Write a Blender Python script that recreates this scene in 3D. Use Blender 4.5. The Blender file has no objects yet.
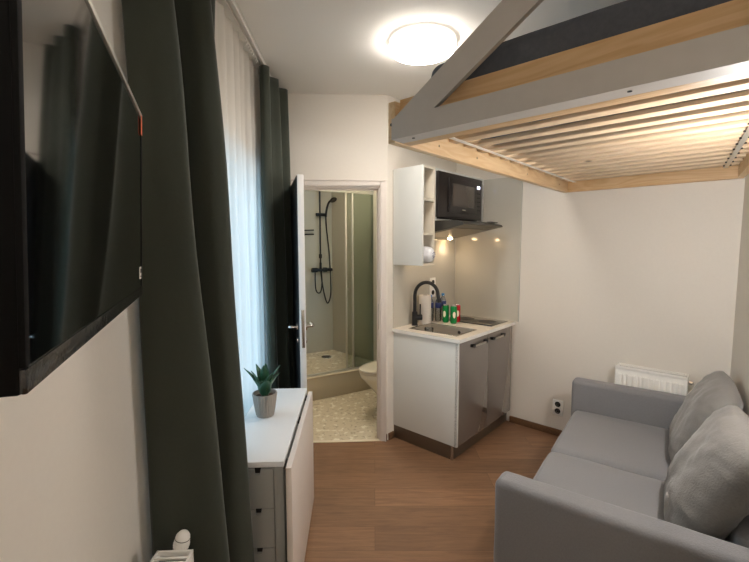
import bpy, bmesh, math, random
from mathutils import Vector, Matrix, noise
random.seed(7)
SC = bpy.context.scene
COL = SC.collection
PI = math.pi
R = math.radians

# ------------------------------------------------------------------ camera
CAM_H = 1.56
cam_d = bpy.data.cameras.new('camera')
cam_d.sensor_width = 36.0
cam_d.lens = 412.0 / 749.0 * 36.0
cam_d.clip_start = 0.02
cam = bpy.data.objects.new('camera', cam_d)
COL.objects.link(cam)
cam.location = (0, 0, CAM_H)
cam.rotation_euler = (Matrix.Rotation(R(-3.0), 4, 'Z') @ Matrix.Rotation(R(90 - 5.03), 4, 'X') @ Matrix.Rotation(R(-0.1), 4, 'Z')).to_euler()
SC.camera = cam

# ------------------------------------------------------------------ world, lights, exposure
SC.view_settings.view_transform = 'Standard'
SC.view_settings.look = 'None'
SC.view_settings.exposure = 1.35
SC.view_settings.gamma = 1.0
SC.view_settings.use_curve_mapping = False
LAMP_MAIN = 15.0        # emission of the round ceiling lamp
LAMP_BATH = 27.0
HOOD_W = 0.55
SCONCE = 150.0
FILL_REAR = 13.0
SKY = 3.0
w = bpy.data.worlds.new('sky'); SC.world = w; w.use_nodes = True
bg = w.node_tree.nodes['Background']
bg.inputs[0].default_value = (0.46, 0.70, 1.0, 1)
bg.inputs[1].default_value = SKY

def area_light(name, loc, rot, sx, sy, power, color, portal=False):
    d = bpy.data.lights.new(name, 'AREA'); d.shape = 'RECTANGLE'; d.size = sx; d.size_y = sy
    d.energy = power; d.color = color
    if portal: d.cycles.is_portal = True
    o = bpy.data.objects.new(name, d); COL.objects.link(o); o.location = loc; o.rotation_euler = rot
    return o
area_light('window_portal', (-1.0, 2.15, 1.275), (0, R(-90), 0), 1.55, 1.30, 1, (1, 1, 1), True)

# ------------------------------------------------------------------ materials
def lin(c):
    out = []
    for v in c:
        v = v / 255.0
        out.append(v / 12.92 if v <= 0.04045 else ((v + 0.055) / 1.055) ** 2.4)
    return (out[0], out[1], out[2], 1)

def mat(name, rgb, rough=0.5, metal=0.0, spec=0.5, **k):
    m = bpy.data.materials.new(name); m.use_nodes = True
    nt = m.node_tree; b = nt.nodes['Principled BSDF']
    b.inputs['Base Color'].default_value = lin(rgb)
    b.inputs['Roughness'].default_value = rough
    b.inputs['Metallic'].default_value = metal
    b.inputs['Specular IOR Level'].default_value = spec
    if 'sheen' in k:
        b.inputs['Sheen Weight'].default_value = k['sheen']
        b.inputs['Sheen Roughness'].default_value = 0.4
    if 'coat' in k:
        b.inputs['Coat Weight'].default_value = k['coat']; b.inputs['Coat Roughness'].default_value = 0.05
    if 'trans' in k:
        b.inputs['Transmission Weight'].default_value = k['trans']; b.inputs['IOR'].default_value = k.get('ior', 1.45)
    if 'emit' in k:
        b.inputs['Emission Color'].default_value = lin(k['emit'][0]); b.inputs['Emission Strength'].default_value = k['emit'][1]
    if 'noise' in k:      # (scale, amount, bump) mottling of the surface
        sc_, am, bu = k['noise']
        tc = nt.nodes.new('ShaderNodeTexCoord'); nz = nt.nodes.new('ShaderNodeTexNoise')
        nz.inputs['Scale'].default_value = sc_; nz.inputs['Detail'].default_value = 5
        nt.links.new(tc.outputs['Object'], nz.inputs['Vector'])
        if am > 0:
            mx = nt.nodes.new('ShaderNodeMix'); mx.data_type = 'RGBA'
            a = lin([v * (1 - am) for v in rgb]); c = lin([min(255, v * (1 + am)) for v in rgb])
            mx.inputs['A'].default_value = a; mx.inputs['B'].default_value = c
            nt.links.new(nz.outputs['Fac'], mx.inputs['Factor']); nt.links.new(mx.outputs['Result'], b.inputs['Base Color'])
        if bu > 0:
            bp = nt.nodes.new('ShaderNodeBump'); bp.inputs['Strength'].default_value = bu; bp.inputs['Distance'].default_value = 0.004
            nt.links.new(nz.outputs['Fac'], bp.inputs['Height']); nt.links.new(bp.outputs['Normal'], b.inputs['Normal'])
    return m

def wood(name, c1, c2, axis, scale=1.0, rough=0.5, knots=True):
    """grain stretched along object axis 0, 1 or 2"""
    m = bpy.data.materials.new(name); m.use_nodes = True
    nt = m.node_tree; b = nt.nodes['Principled BSDF']; N = nt.nodes.new; L = nt.links.new
    tc = N('ShaderNodeTexCoord'); mp = N('ShaderNodeMapping')
    s = [14 * scale] * 3; s[axis] = 1.1 * scale
    mp.inputs['Scale'].default_value = s
    L(tc.outputs['Object'], mp.inputs['Vector'])
    nz = N('ShaderNodeTexNoise'); nz.inputs['Scale'].default_value = 1.2; nz.inputs['Detail'].default_value = 3; nz.inputs['Distortion'].default_value = 0.8
    L(mp.outputs[0], nz.inputs['Vector'])
    mul = N('ShaderNodeMath'); mul.operation = 'MULTIPLY'; mul.inputs[1].default_value = 38
    L(nz.outputs['Fac'], mul.inputs[0])
    sn = N('ShaderNodeMath'); sn.operation = 'SINE'; L(mul.outputs[0], sn.inputs[0])
    mr = N('ShaderNodeMapRange'); mr.inputs[1].default_value = -1; mr.inputs[2].default_value = 1
    L(sn.outputs[0], mr.inputs[0])
    n2 = N('ShaderNodeTexNoise'); n2.inputs['Scale'].default_value = 5; n2.inputs['Detail'].default_value = 6
    L(mp.outputs[0], n2.inputs['Vector'])
    ad = N('ShaderNodeMath'); ad.operation = 'MULTIPLY_ADD'; ad.inputs[1].default_value = 0.45
    L(mr.outputs[0], ad.inputs[0]); 
    hf = N('ShaderNodeMath'); hf.operation = 'MULTIPLY'; hf.inputs[1].default_value = 0.6; L(n2.outputs['Fac'], hf.inputs[0]); L(hf.outputs[0], ad.inputs[2])
    mx = N('ShaderNodeMix'); mx.data_type = 'RGBA'; mx.inputs['A'].default_value = lin(c1); mx.inputs['B'].default_value = lin(c2)
    L(ad.outputs[0], mx.inputs['Factor'])
    out = mx.outputs['Result']
    if knots:
        mp2 = N('ShaderNodeMapping'); s2 = [7.0] * 3; s2[axis] = 3.2; mp2.inputs['Scale'].default_value = s2
        L(tc.outputs['Object'], mp2.inputs['Vector'])
        vo = N('ShaderNodeTexVoronoi'); vo.inputs['Scale'].default_value = 1.0; vo.inputs['Randomness'].default_value = 1
        L(mp2.outputs[0], vo.inputs['Vector'])
        r2 = N('ShaderNodeMapRange'); r2.inputs[1].default_value = 0.035; r2.inputs[2].default_value = 0.10; r2.inputs[3].default_value = 1; r2.inputs[4].default_value = 0
        L(vo.outputs['Distance'], r2.inputs[0])
        m2 = N('ShaderNodeMix'); m2.data_type = 'RGBA'; m2.inputs['B'].default_value = lin([v * 0.42 for v in c2])
        L(r2.outputs[0], m2.inputs['Factor']); L(out, m2.inputs['A']); out = m2.outputs['Result']
    L(out, b.inputs['Base Color']); b.inputs['Roughness'].default_value = rough
    bp = N('ShaderNodeBump'); bp.inputs['Strength'].default_value = 0.15; bp.inputs['Distance'].default_value = 0.002
    L(n2.outputs['Fac'], bp.inputs['Height']); L(bp.outputs[0], b.inputs['Normal'])
    return m

def floor_mat():
    m = bpy.data.materials.new('oak_vinyl_planks'); m.use_nodes = True
    nt = m.node_tree; b = nt.nodes['Principled BSDF']; N = nt.nodes.new; L = nt.links.new
    tc = N('ShaderNodeTexCoord'); br = N('ShaderNodeTexBrick')
    mpb = N('ShaderNodeMapping'); mpb.inputs['Rotation'].default_value = (0, 0, R(3)); L(tc.outputs['Object'], mpb.inputs['Vector'])
    br.inputs['Scale'].default_value = 1; br.inputs['Brick Width'].default_value = 1.22; br.inputs['Row Height'].default_value = 0.18
    br.inputs['Mortar Size'].default_value = 0.0012; br.inputs['Mortar Smooth'].default_value = 0.3; br.offset = 0.37
    br.inputs['Color1'].default_value = (0.0, 0, 0, 1); br.inputs['Color2'].default_value = (1, 1, 1, 1); br.inputs['Mortar'].default_value = (0.5, 0.5, 0.5, 1)
    L(mpb.outputs[0], br.inputs['Vector'])
    mp = N('ShaderNodeMapping'); mp.inputs['Scale'].default_value = (2.2, 26, 1)
    L(mpb.outputs[0], mp.inputs['Vector'])
    off = N('ShaderNodeMix'); off.data_type = 'RGBA'; off.blend_type = 'ADD'; off.inputs['Factor'].default_value = 1
    sc2 = N('ShaderNodeVectorMath'); sc2.operation = 'SCALE'; sc2.inputs['Scale'].default_value = 6
    L(br.outputs['Color'], sc2.inputs[0]); L(mp.outputs[0], off.inputs['A']); L(sc2.outputs[0], off.inputs['B'])
    nz = N('ShaderNodeTexNoise'); nz.inputs['Scale'].default_value = 1.6; nz.inputs['Detail'].default_value = 7; nz.inputs['Distortion'].default_value = 0.6; nz.inputs['Roughness'].default_value = 0.72
    L(off.outputs['Result'], nz.inputs['Vector'])
    cr = N('ShaderNodeValToRGB'); cr.color_ramp.elements[0].position = 0.32; cr.color_ramp.elements[1].position = 0.70
    cr.color_ramp.elements[0].color = lin((118, 86, 62)); cr.color_ramp.elements[1].color = lin((152, 116, 86))
    L(nz.outputs['Fac'], cr.inputs[0])
    tone = N('ShaderNodeMix'); tone.data_type = 'RGBA'; tone.blend_type = 'MULTIPLY'; tone.inputs['Factor'].default_value = 1
    mr = N('ShaderNodeMapRange'); mr.inputs[3].default_value = 0.82; mr.inputs[4].default_value = 1.10
    L(br.outputs['Color'], mr.inputs[0]); L(cr.outputs[0], tone.inputs['A']); L(mr.outputs[0], tone.inputs['B'])
    seam = N('ShaderNodeMix'); seam.data_type = 'RGBA'; seam.inputs['B'].default_value = lin((66, 46, 32))
    sf = N('ShaderNodeMath'); sf.operation = 'MULTIPLY'; sf.inputs[1].default_value = 0.7; L(br.outputs['Fac'], sf.inputs[0])
    L(sf.outputs[0], seam.inputs['Factor']); L(tone.outputs['Result'], seam.inputs['A'])
    L(seam.outputs['Result'], b.inputs['Base Color']); b.inputs['Roughness'].default_value = 0.42
    bp = N('ShaderNodeBump'); bp.inputs['Strength'].default_value = 0.08; L(nz.outputs['Fac'], bp.inputs['Height']); L(bp.outputs[0], b.inputs['Normal'])
    return m

def terrazzo():
    m = bpy.data.materials.new('speckled_tile'); m.use_nodes = True
    nt = m.node_tree; b = nt.nodes['Principled BSDF']; N = nt.nodes.new; L = nt.links.new
    tc = N('ShaderNodeTexCoord')
    def chips(scale, lo, hi):
        nz = N('ShaderNodeTexNoise'); nz.inputs['Scale'].default_value = scale; nz.inputs['Detail'].default_value = 2.5
        L(tc.outputs['Object'], nz.inputs['Vector'])
        mr = N('ShaderNodeMapRange'); mr.inputs[1].default_value = lo; mr.inputs[2].default_value = hi
        L(nz.outputs['Fac'], mr.inputs[0]); return mr.outputs[0]
    base = lin((208, 194, 166))
    m1 = N('ShaderNodeMix'); m1.data_type = 'RGBA'; m1.inputs['A'].default_value = base; m1.inputs['B'].default_value = lin((176, 160, 132)); L(chips(30, 0.56, 0.66), m1.inputs['Factor'])
    m2 = N('ShaderNodeMix'); m2.data_type = 'RGBA'; m2.inputs['B'].default_value = lin((232, 224, 204)); L(chips(17, 0.58, 0.64), m2.inputs['Factor']); L(m1.outputs['Result'], m2.inputs['A'])
    m3 = N('ShaderNodeMix'); m3.data_type = 'RGBA'; m3.inputs['B'].default_value = lin((140, 122, 98)); L(chips(38, 0.68, 0.74), m3.inputs['Factor']); L(m2.outputs['Result'], m3.inputs['A'])
    L(m3.outputs['Result'], b.inputs['Base Color']); b.inputs['Roughness'].default_value = 0.35
    return m

def glass(name, tint, alpha=0.12, rough=0.02):
    m = bpy.data.materials.new(name); m.use_nodes = True
    nt = m.node_tree; nt.nodes.clear(); N = nt.nodes.new; L = nt.links.new
    o = N('ShaderNodeOutputMaterial'); t = N('ShaderNodeBsdfTransparent'); t.inputs[0].default_value = lin(tint)
    g = N('ShaderNodeBsdfGlossy'); g.inputs['Roughness'].default_value = rough
    fr = N('ShaderNodeFresnel'); fr.inputs[0].default_value = 1.45
    ad = N('ShaderNodeMath'); ad.operation = 'ADD'; ad.inputs[1].default_value = alpha * 0.2; L(fr.outputs[0], ad.inputs[0])
    mx = N('ShaderNodeMixShader'); L(ad.outputs[0], mx.inputs[0]); L(t.outputs[0], mx.inputs[1]); L(g.outputs[0], mx.inputs[2]); L(mx.outputs[0], o.inputs[0])
    return m

def sheer_mat():
    m = bpy.data.materials.new('sheer_voile'); m.use_nodes = True
    nt = m.node_tree; nt.nodes.clear(); N = nt.nodes.new; L = nt.links.new
    o = N('ShaderNodeOutputMaterial')
    d = N('ShaderNodeBsdfDiffuse'); d.inputs[0].default_value = lin((238, 232, 224))
    tl = N('ShaderNodeBsdfTranslucent'); tl.inputs[0].default_value = lin((240, 240, 238))
    tr = N('ShaderNodeBsdfTransparent')
    a = N('ShaderNodeMixShader'); a.inputs[0].default_value = 0.5; L(d.outputs[0], a.inputs[1]); L(tl.outputs[0], a.inputs[2])
    c = N('ShaderNodeMixShader'); c.inputs[0].default_value = 0.22; L(a.outputs[0], c.inputs[1]); L(tr.outputs[0], c.inputs[2])
    L(c.outputs[0], o.inputs[0]); return m

M = {}
M['wall'] = mat('painted_wall', (230, 224, 214), 0.85, noise=(60, 0.01, 0.05))
M['ceil'] = mat('painted_ceiling', (240, 237, 231), 0.9)
M['floor'] = floor_mat()
M['terrazzo'] = terrazzo()
M['tile'] = mat('beige_wall_tile', (176, 171, 156), 0.3)
M['riser'] = mat('beige_riser_tile', (176, 164, 140), 0.35)
M['creamtrim'] = mat('cream_tile_trim', (226, 216, 192), 0.4)
M['white'] = mat('white_lacquer', (232, 228, 222), 0.35)
M['casing'] = mat('white_door_casing', (226, 218, 210), 0.4)
M['leafwhite'] = mat('white_foil_edge', (236, 234, 232), 0.35)
M['darkdoor'] = mat('dark_door_face', (30, 30, 30), 0.4)
M['base_brown'] = wood('brown_baseboard', (88, 62, 42), (122, 90, 62), 0, 1.0, 0.5, False)
M['pine'] = wood('pine_rail', (234, 208, 168), (212, 176, 130), 0, 1.0, 0.5)
M['pine_y'] = wood('pine_rail_across_shaded', (222, 190, 146), (198, 158, 110), 1, 1.0, 0.5)  # browner copy of the pine, shade on the side rails mixed in
M['slat'] = wood('birch_slat', (226, 204, 174), (204, 176, 142), 1, 1.0, 0.55)
M['greywood'] = mat('grey_painted_wood', (190, 185, 178), 0.5, noise=(30, 0.02, 0.1))
M['velvet'] = mat('dark_green_velvet', (56, 61, 52), 0.9, sheen=0.22, noise=(90, 0.04, 0.1))
M['sheer'] = sheer_mat()
M['steel'] = mat('brushed_steel', (190, 186, 178), 0.25, 1.0)
M['basin'] = mat('satin_sink_steel', (196, 188, 174), 0.45, 0.7)
M['chrome'] = mat('chrome', (215, 215, 215), 0.08, 1.0)
M['black'] = mat('matt_black', (18, 18, 19), 0.4)
M['blackgloss'] = mat('black_glass', (10, 10, 11), 0.06, coat=0.5)
M['screen'] = mat('tv_screen', (6, 6, 7), 0.04, 0.0, 1.0, coat=1.0)
M['tvplastic'] = mat('tv_gloss_plastic', (30, 30, 32), 0.14, 0, 0.8, noise=(45, 0.3, 0.6))
M['tvback'] = mat('tv_matt_back', (5, 5, 5), 0.75, 0, 0.15)
M['kwhite'] = mat('white_kitchen_board', (226, 228, 224), 0.45)
M['kfront'] = mat('taupe_gloss_front', (122, 114, 108), 0.10, 0, 0.5, coat=0.6)
M['kshelf'] = mat('cream_shelf_board', (224, 216, 200), 0.5)
M['worktop'] = mat('pale_stone_worktop', (222, 212, 196), 0.35, noise=(35, 0.05, 0))
M['plinth'] = mat('bronze_plinth', (112, 98, 84), 0.35, 0.6)
M['splash'] = mat('gloss_splash_panel', (196, 192, 180), 0.12, 0, 0.5, coat=0.5)
M['plastic'] = mat('white_plastic', (246, 244, 239), 0.4)
M['radiator'] = mat('radiator_enamel', (248, 246, 240), 0.35)
M['dark'] = mat('dark_gap', (20, 19, 18), 0.8)
M['diffuser'] = mat('lamp_diffuser', (255, 250, 240), 0.5, emit=((255, 246, 236), LAMP_MAIN))
M['lampring'] = mat('lamp_ring_glow', (225, 222, 215), 0.5, emit=((255, 246, 236), 0.45))  # opaque base rim given a faint glow so it looks lit
M['fill_rear'] = mat('rear_fill_glow', (255, 250, 240), 0.5, emit=((255, 246, 236), FILL_REAR))
M['bathlamp'] = mat('bath_lamp_diffuser', (255, 250, 240), 0.5, emit=((255, 244, 222), LAMP_BATH))
M['bulb'] = mat('hood_bulb', (255, 240, 210), 0.5, emit=((255, 214, 160), 30))
M['sconce'] = mat('reading_lamp_glow', (255, 235, 200), 0.5, emit=((255, 250, 246), SCONCE))
M['display'] = mat('microwave_display', (225, 232, 255), 0.5, emit=((215, 225, 255), 2.0))
M['sofa'] = mat('grey_sofa_fabric', (130, 129, 131), 0.9, sheen=0.25, noise=(160, 0.06, 0.35))
M['sofa_back'] = mat('grey_pillow_fabric', (122, 119, 115), 0.9, sheen=0.25, noise=(120, 0.05, 0.4))
M['mattress'] = mat('dark_denim_cover', (84, 87, 94), 0.9, noise=(70, 0.12, 0.3))
M['bezel'] = mat('microwave_black', (34, 29, 27), 0.3)
M['mwwin'] = mat('microwave_window', (86, 78, 72), 0.12, 0.2, coat=0.4)
M['hood'] = mat('hood_dark_metal', (70, 68, 64), 0.35, 0.7)
M['hoodunder'] = mat('hood_filter_metal', (120, 112, 102), 0.35, 0.8)
M['glass'] = glass('clear_glass', (236, 240, 236))
M['shglass'] = glass('shower_glass', (240, 244, 238), 0.3)
M['pet'] = glass('clear_bottle', (236, 240, 244), 0.9)
M['canwhite'] = mat('can_aluminium', (205, 205, 205), 0.25, 0.9)
M['green'] = mat('can_green', (14, 130, 62), 0.25, 0.2)
M['red'] = mat('can_red', (176, 22, 32), 0.25, 0.2)
M['orange'] = mat('orange_sticker', (222, 96, 50), 0.5)
M['cream'] = mat('cream_print', (240, 232, 205), 0.4)
M['bluecap'] = mat('blue_cap', (70, 150, 214), 0.35)
M['bluelabel'] = mat('navy_label', (32, 46, 104), 0.4)
M['paper'] = mat('paper_towel', (236, 230, 222), 0.9, noise=(80, 0.01, 0.5))
M['bag'] = mat('crinkled_film', (226, 226, 228), 0.3, noise=(50, 0.1, 0.9))
M['pot'] = mat('grey_ceramic', (150, 143, 135), 0.6)
M['soil'] = mat('soil', (70, 48, 36), 0.95, noise=(80, 0.3, 0.8))
M['leafgreen'] = mat('waxy_leaf', (48, 88, 64), 0.3, noise=(30, 0.25, 0.1))
M['ceramic'] = mat('toilet_ceramic', (226, 216, 194), 0.12, coat=0.5)
M['alu'] = mat('satin_aluminium', (206, 204, 194), 0.3, 0.7)
M['tabletop'] = mat('white_tabletop', (230, 232, 234), 0.4)
M['tableleaf'] = mat('white_table_leaf', (226, 216, 208), 0.4)
M['drawer'] = mat('shaded_drawer_white', (160, 163, 160), 0.45)  # white board greyed, the shade on the drawer end is in the colour
M['wframe'] = mat('window_frame', (230, 230, 228), 0.4)

# ------------------------------------------------------------------ frames
class Frame:
    def __init__(s, ox, oy, deg): s.o = Vector((ox, oy, 0)); s.a = R(deg); s.m = Matrix.Rotation(s.a, 3, 'Z')
    def w(s, p): return s.o + s.m @ Vector(p)
W0 = Frame(0, 0, 0)
K = Frame(0, 0, 45)            # x along the kitchen run, y towards the kitchen wall
C0 = (2.397, 2.440)
SF = Frame(C0[0], C0[1], 50.8)  # x along the right wall, y away from it

# ------------------------------------------------------------------ mesh builder
class MB:
    def __init__(s): s.bm = bmesh.new(); s.sm = None
    def box(s, x0, x1, y0, y1, z0, z1, bev=0.0, seg=2):
        r = bmesh.ops.create_cube(s.bm, size=1.0)
        vs = r['verts']
        for v in vs:
            v.co = Vector(((x0 + x1) / 2 + v.co.x * abs(x1 - x0), (y0 + y1) / 2 + v.co.y * abs(y1 - y0), (z0 + z1) / 2 + v.co.z * abs(z1 - z0)))
        if bev > 0:
            es = list({e for v in vs for e in v.link_edges})
            bmesh.ops.bevel(s.bm, geom=es, offset=bev, segments=seg, profile=0.5, affect='EDGES')
        return s
    def prism(s, pts, z0, z1, bev=0):
        b = [s.bm.verts.new((p[0], p[1], z0)) for p in pts]; t = [s.bm.verts.new((p[0], p[1], z1)) for p in pts]
        n = len(pts); fs = []
        fs.append(s.bm.faces.new(list(reversed(b)))); fs.append(s.bm.faces.new(t))
        for i in range(n): fs.append(s.bm.faces.new((b[i], b[(i + 1) % n], t[(i + 1) % n], t[i])))
        bmesh.ops.recalc_face_normals(s.bm, faces=fs)
        return s
    def extr(s, pts, vec):
        """polygon of 3-D points extruded along vec"""
        a = [s.bm.verts.new(p) for p in pts]; b = [s.bm.verts.new(Vector(p) + Vector(vec)) for p in pts]
        n = len(pts); fs = [s.bm.faces.new(a), s.bm.faces.new(list(reversed(b)))]
        for i in range(n): fs.append(s.bm.faces.new((a[i], b[i], b[(i + 1) % n], a[(i + 1) % n])))
        bmesh.ops.recalc_face_normals(s.bm, faces=fs)
        return s
    def lathe(s, prof, c=(0, 0, 0), seg=32, rot=None, sx=1, sy=1):
        rows = []; fs = []
        for (r, z) in prof:
            row = []
            for i in range(seg):
                a = 2 * PI * i / seg
                p = Vector((r * math.cos(a) * sx, r * math.sin(a) * sy, z))
                if rot: p = rot @ p
                row.append(s.bm.verts.new(p + Vector(c)))
            rows.append(row)
        for j in range(len(rows) - 1):
            for i in range(seg):
                fs.append(s.bm.faces.new((rows[j][i], rows[j][(i + 1) % seg], rows[j + 1][(i + 1) % seg], rows[j + 1][i])))
        fs.append(s.bm.faces.new(list(reversed(rows[0])))); fs.append(s.bm.faces.new(rows[-1]))
        bmesh.ops.recalc_face_normals(s.bm, faces=fs)
        return s
    def cyl(s, a, b, r, r2=None, seg=20):
        a = Vector(a); b = Vector(b); d = b - a
        q = d.to_track_quat('Z', 'Y').to_matrix()
        return s.lathe([(r, 0), (r if r2 is None else r2, d.length)], a, seg, q)
    def tube(s, pts, r, seg=12, smooth=6):
        P = [Vector(p) for p in pts]
        if smooth and len(P) > 2:
            Q = []
            for i in range(len(P) - 1):
                p0 = P[max(i - 1, 0)]; p1 = P[i]; p2 = P[i + 1]; p3 = P[min(i + 2, len(P) - 1)]
                for k in range(smooth):
                    t = k / smooth
                    Q.append(0.5 * ((2 * p1) + (-p0 + p2) * t + (2 * p0 - 5 * p1 + 4 * p2 - p3) * t * t + (-p0 + 3 * p1 - 3 * p2 + p3) * t ** 3))
            Q.append(P[-1]); P = Q
        rows = []; fs = []
        up = None
        for i, p in enumerate(P):
            d = (P[min(i + 1, len(P) - 1)] - P[max(i - 1, 0)]).normalized()
            if up is None:
                up = d.orthogonal().normalized()
            up = (up - d * up.dot(d)).normalized(); sd = d.cross(up)
            rows.append([s.bm.verts.new(p + (up * math.cos(2 * PI * k / seg) + sd * math.sin(2 * PI * k / seg)) * r) for k in range(seg)])
        for j in range(len(rows) - 1):
            for i in range(seg): fs.append(s.bm.faces.new((rows[j][i], rows[j][(i + 1) % seg], rows[j + 1][(i + 1) % seg], rows[j + 1][i])))
        fs.append(s.bm.faces.new(list(reversed(rows[0])))); fs.append(s.bm.faces.new(rows[-1]))
        bmesh.ops.recalc_face_normals(s.bm, faces=fs)
        return s
    def grid(s, fn, nu, nv, close_u=False):
        g = [[s.bm.verts.new(fn(i / (nu if close_u else nu - 1), j / (nv - 1))) for i in range(nu)] for j in range(nv)]
        for j in range(nv - 1):
            for i in range(nu if close_u else nu - 1):
                k = (i + 1) % nu
                s.bm.faces.new((g[j][i], g[j][k], g[j + 1][k], g[j + 1][i]))
        return s
    def mesh(s, name, off=(0, 0, 0), angle=35):
        o = Vector(off)
        for v in s.bm.verts: v.co -= o
        me = bpy.data.meshes.new(name); s.bm.to_mesh(me); s.bm.free()
        me.polygons.foreach_set('use_smooth', [True] * len(me.polygons))
        me.set_sharp_from_angle(angle=R(angle))
        return me

def props(o, label=None, cat=None, group=None, kind=None):
    if label: o['label'] = label
    if cat: o['category'] = cat
    if group: o['group'] = group
    if kind: o['kind'] = kind

class Thing:
    """an Empty at the thing's base, its parts given in frame coordinates"""
    def __init__(s, name, label, cat, base, frame=W0, group=None, kind=None):
        s.base = Vector(base); s.f = frame
        s.e = bpy.data.objects.new(name, None); COL.objects.link(s.e)
        s.e.empty_display_size = 0.05
        s.e.location = frame.w(base); s.e.rotation_euler = (0, 0, frame.a)
        props(s.e, label, cat, group, kind)
    def part(s, name, mb, m, parent=None, label=None, angle=35, kind=None):
        me = mb.mesh(name, s.base, angle); me.materials.append(M[m])
        o = bpy.data.objects.new(name, me); COL.objects.link(o); o.parent = parent if parent else s.e
        if label: o['label'] = label
        if kind: o['kind'] = kind
        return o

def single(name, mb, m, label=None, cat=None, base=(0, 0, 0), frame=W0, group=None, kind=None, angle=35):
    me = mb.mesh(name, base, angle); me.materials.append(M[m])
    o = bpy.data.objects.new(name, me); COL.objects.link(o)
    o.location = frame.w(base); o.rotation_euler = (0, 0, frame.a)
    props(o, label, cat, group, kind)
    return o

def struct(name, mb, m, frame=W0, base=(0, 0, 0)):
    return single(name, mb, m, None, None, base, frame, None, 'structure')

def dup(root, loc, rotz=None, label=None):
    r = root.copy(); COL.objects.link(r); r.location = loc
    if rotz is not None: r.rotation_euler = (0, 0, rotz)
    if label: r['label'] = label
    for ch in list(root.children):
        c = ch.copy(); COL.objects.link(c); c.parent = r
        for g in list(ch.children):
            d = g.copy(); COL.objects.link(d); d.parent = c
    return r

# ================================================================== SETTING
H = 2.67
S2 = math.sqrt(0.5)
KD1 = 2.05; KD2 = 3.42
def kp(x, y): v = K.w((x, y, 0)); return (v.x, v.y)
def sp(x, y): v = SF.w((x, y, 0)); return (v.x, v.y)
P2 = (3.165 - KD1 / S2, 3.165)
P3 = kp(KD2, KD1); P4 = C0
P5 = sp(-2.55, 0)

# floors and ceiling
room = [(-0.70, -2.2), (1.6, -2.2), (1.6, P5[1]), P5, P4, P3, P2, (-0.70, 3.165)]
fl = MB(); fl.prism(room, -0.12, 0.0)
struct('floor', fl, 'floor')
bf = MB(); bf.prism([(-0.95, 3.165), (0.7, 3.165), (0.85, 3.9), (0.10, 5.5), (-0.95, 5.5)], -0.13, -0.004)
struct('floor', bf, 'terrazzo')
cl = MB(); cl.prism([(-1.2, -2.4), (1.8, -2.4), (2.9, 2.4), (1.2, 5.6), (-1.2, 5.6)], H, H + 0.12)
struct('ceiling', cl, 'ceil')

# left wall with the window opening
WY0, WY1, WZ0, WZ1 = 1.50, 2.80, 0.50, 2.05
XL = -0.70
wl = MB()
wl.box(XL - 0.30, XL, -2.2, WY0, 0, H); wl.box(XL - 0.30, XL, WY1, 3.165, 0, H)
wl.box(XL - 0.30, XL, WY0, WY1, 0, WZ0); wl.box(XL - 0.30, XL, WY0, WY1, WZ1, H)
struct('wall_left', wl, 'wall')
# door wall
DX0, DX1, DZ = -0.405, 0.210, 2.000
wf = MB()
wf.box(-1.0, DX0, 3.165, 3.29, 0, H); wf.box(DX0, DX1, 3.165, 3.29, DZ, H)
wf.prism([(DX1, 3.165), P2, (3.29 - 2.15 / S2 + 0.0, 3.29), (DX1, 3.29)], 0, H)
struct('wall_front', wf, 'wall')
# kitchen wall (45 degrees), wall behind the radiator, wall behind the sofa
wk = MB(); wk.prism([P2, P3, kp(KD2 + 0.1, KD1 + 0.1), (3.29 - 2.15 / S2, 3.29)], 0, H)
struct('wall_kitchen', wk, 'wall')
c0k = (3.42, 0.03)
wc = MB(); wc.prism([P3, P4, sp(0.11, -0.1), kp(KD2 + 0.1, KD1 + 0.1)], 0, H)
struct('wall_back', wc, 'wall')
wr = MB(); wr.prism([P4, P5, (P5[0] + 0.13, P5[1]), sp(0.11, -0.1)], 0, H)
struct('wall_right', wr, 'wall')
we = MB(); we.box(P5[0], 1.7, P5[1], P5[1] + 0.1, 0, H); struct('wall_alcove', we, 'wall')
we = MB(); we.box(1.6, 1.7, -2.3, P5[1], 0, H); struct('wall_side', we, 'wall')
we = MB(); we.box(-1.0, 1.7, -2.3, -2.2, 0, H); struct('wall_rear', we, 'wall')

# baseboards (brown)
bb = MB(); bb.box(KD2 - 0.014, KD2, 0.04, 1.47, 0, 0.055, 0.003); struct('baseboard_back', bb, 'base_brown', K)
bb = MB(); bb.box(0.2565, 0.2655, 3.150, 3.165, 0, 0.055, 0.002)
struct('baseboard_front', bb, 'base_brown')
bb = MB(); bb.box(2.437, 2.50, KD1 - 0.014, KD1, 0, 0.055, 0.002)
struct('baseboard_kitchen', bb, 'base_brown', K)
bb = MB(); bb.box(XL, XL + 0.014, -2.2, 3.165, 0, 0.055, 0.003); struct('baseboard_left', bb, 'base_brown')

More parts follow.
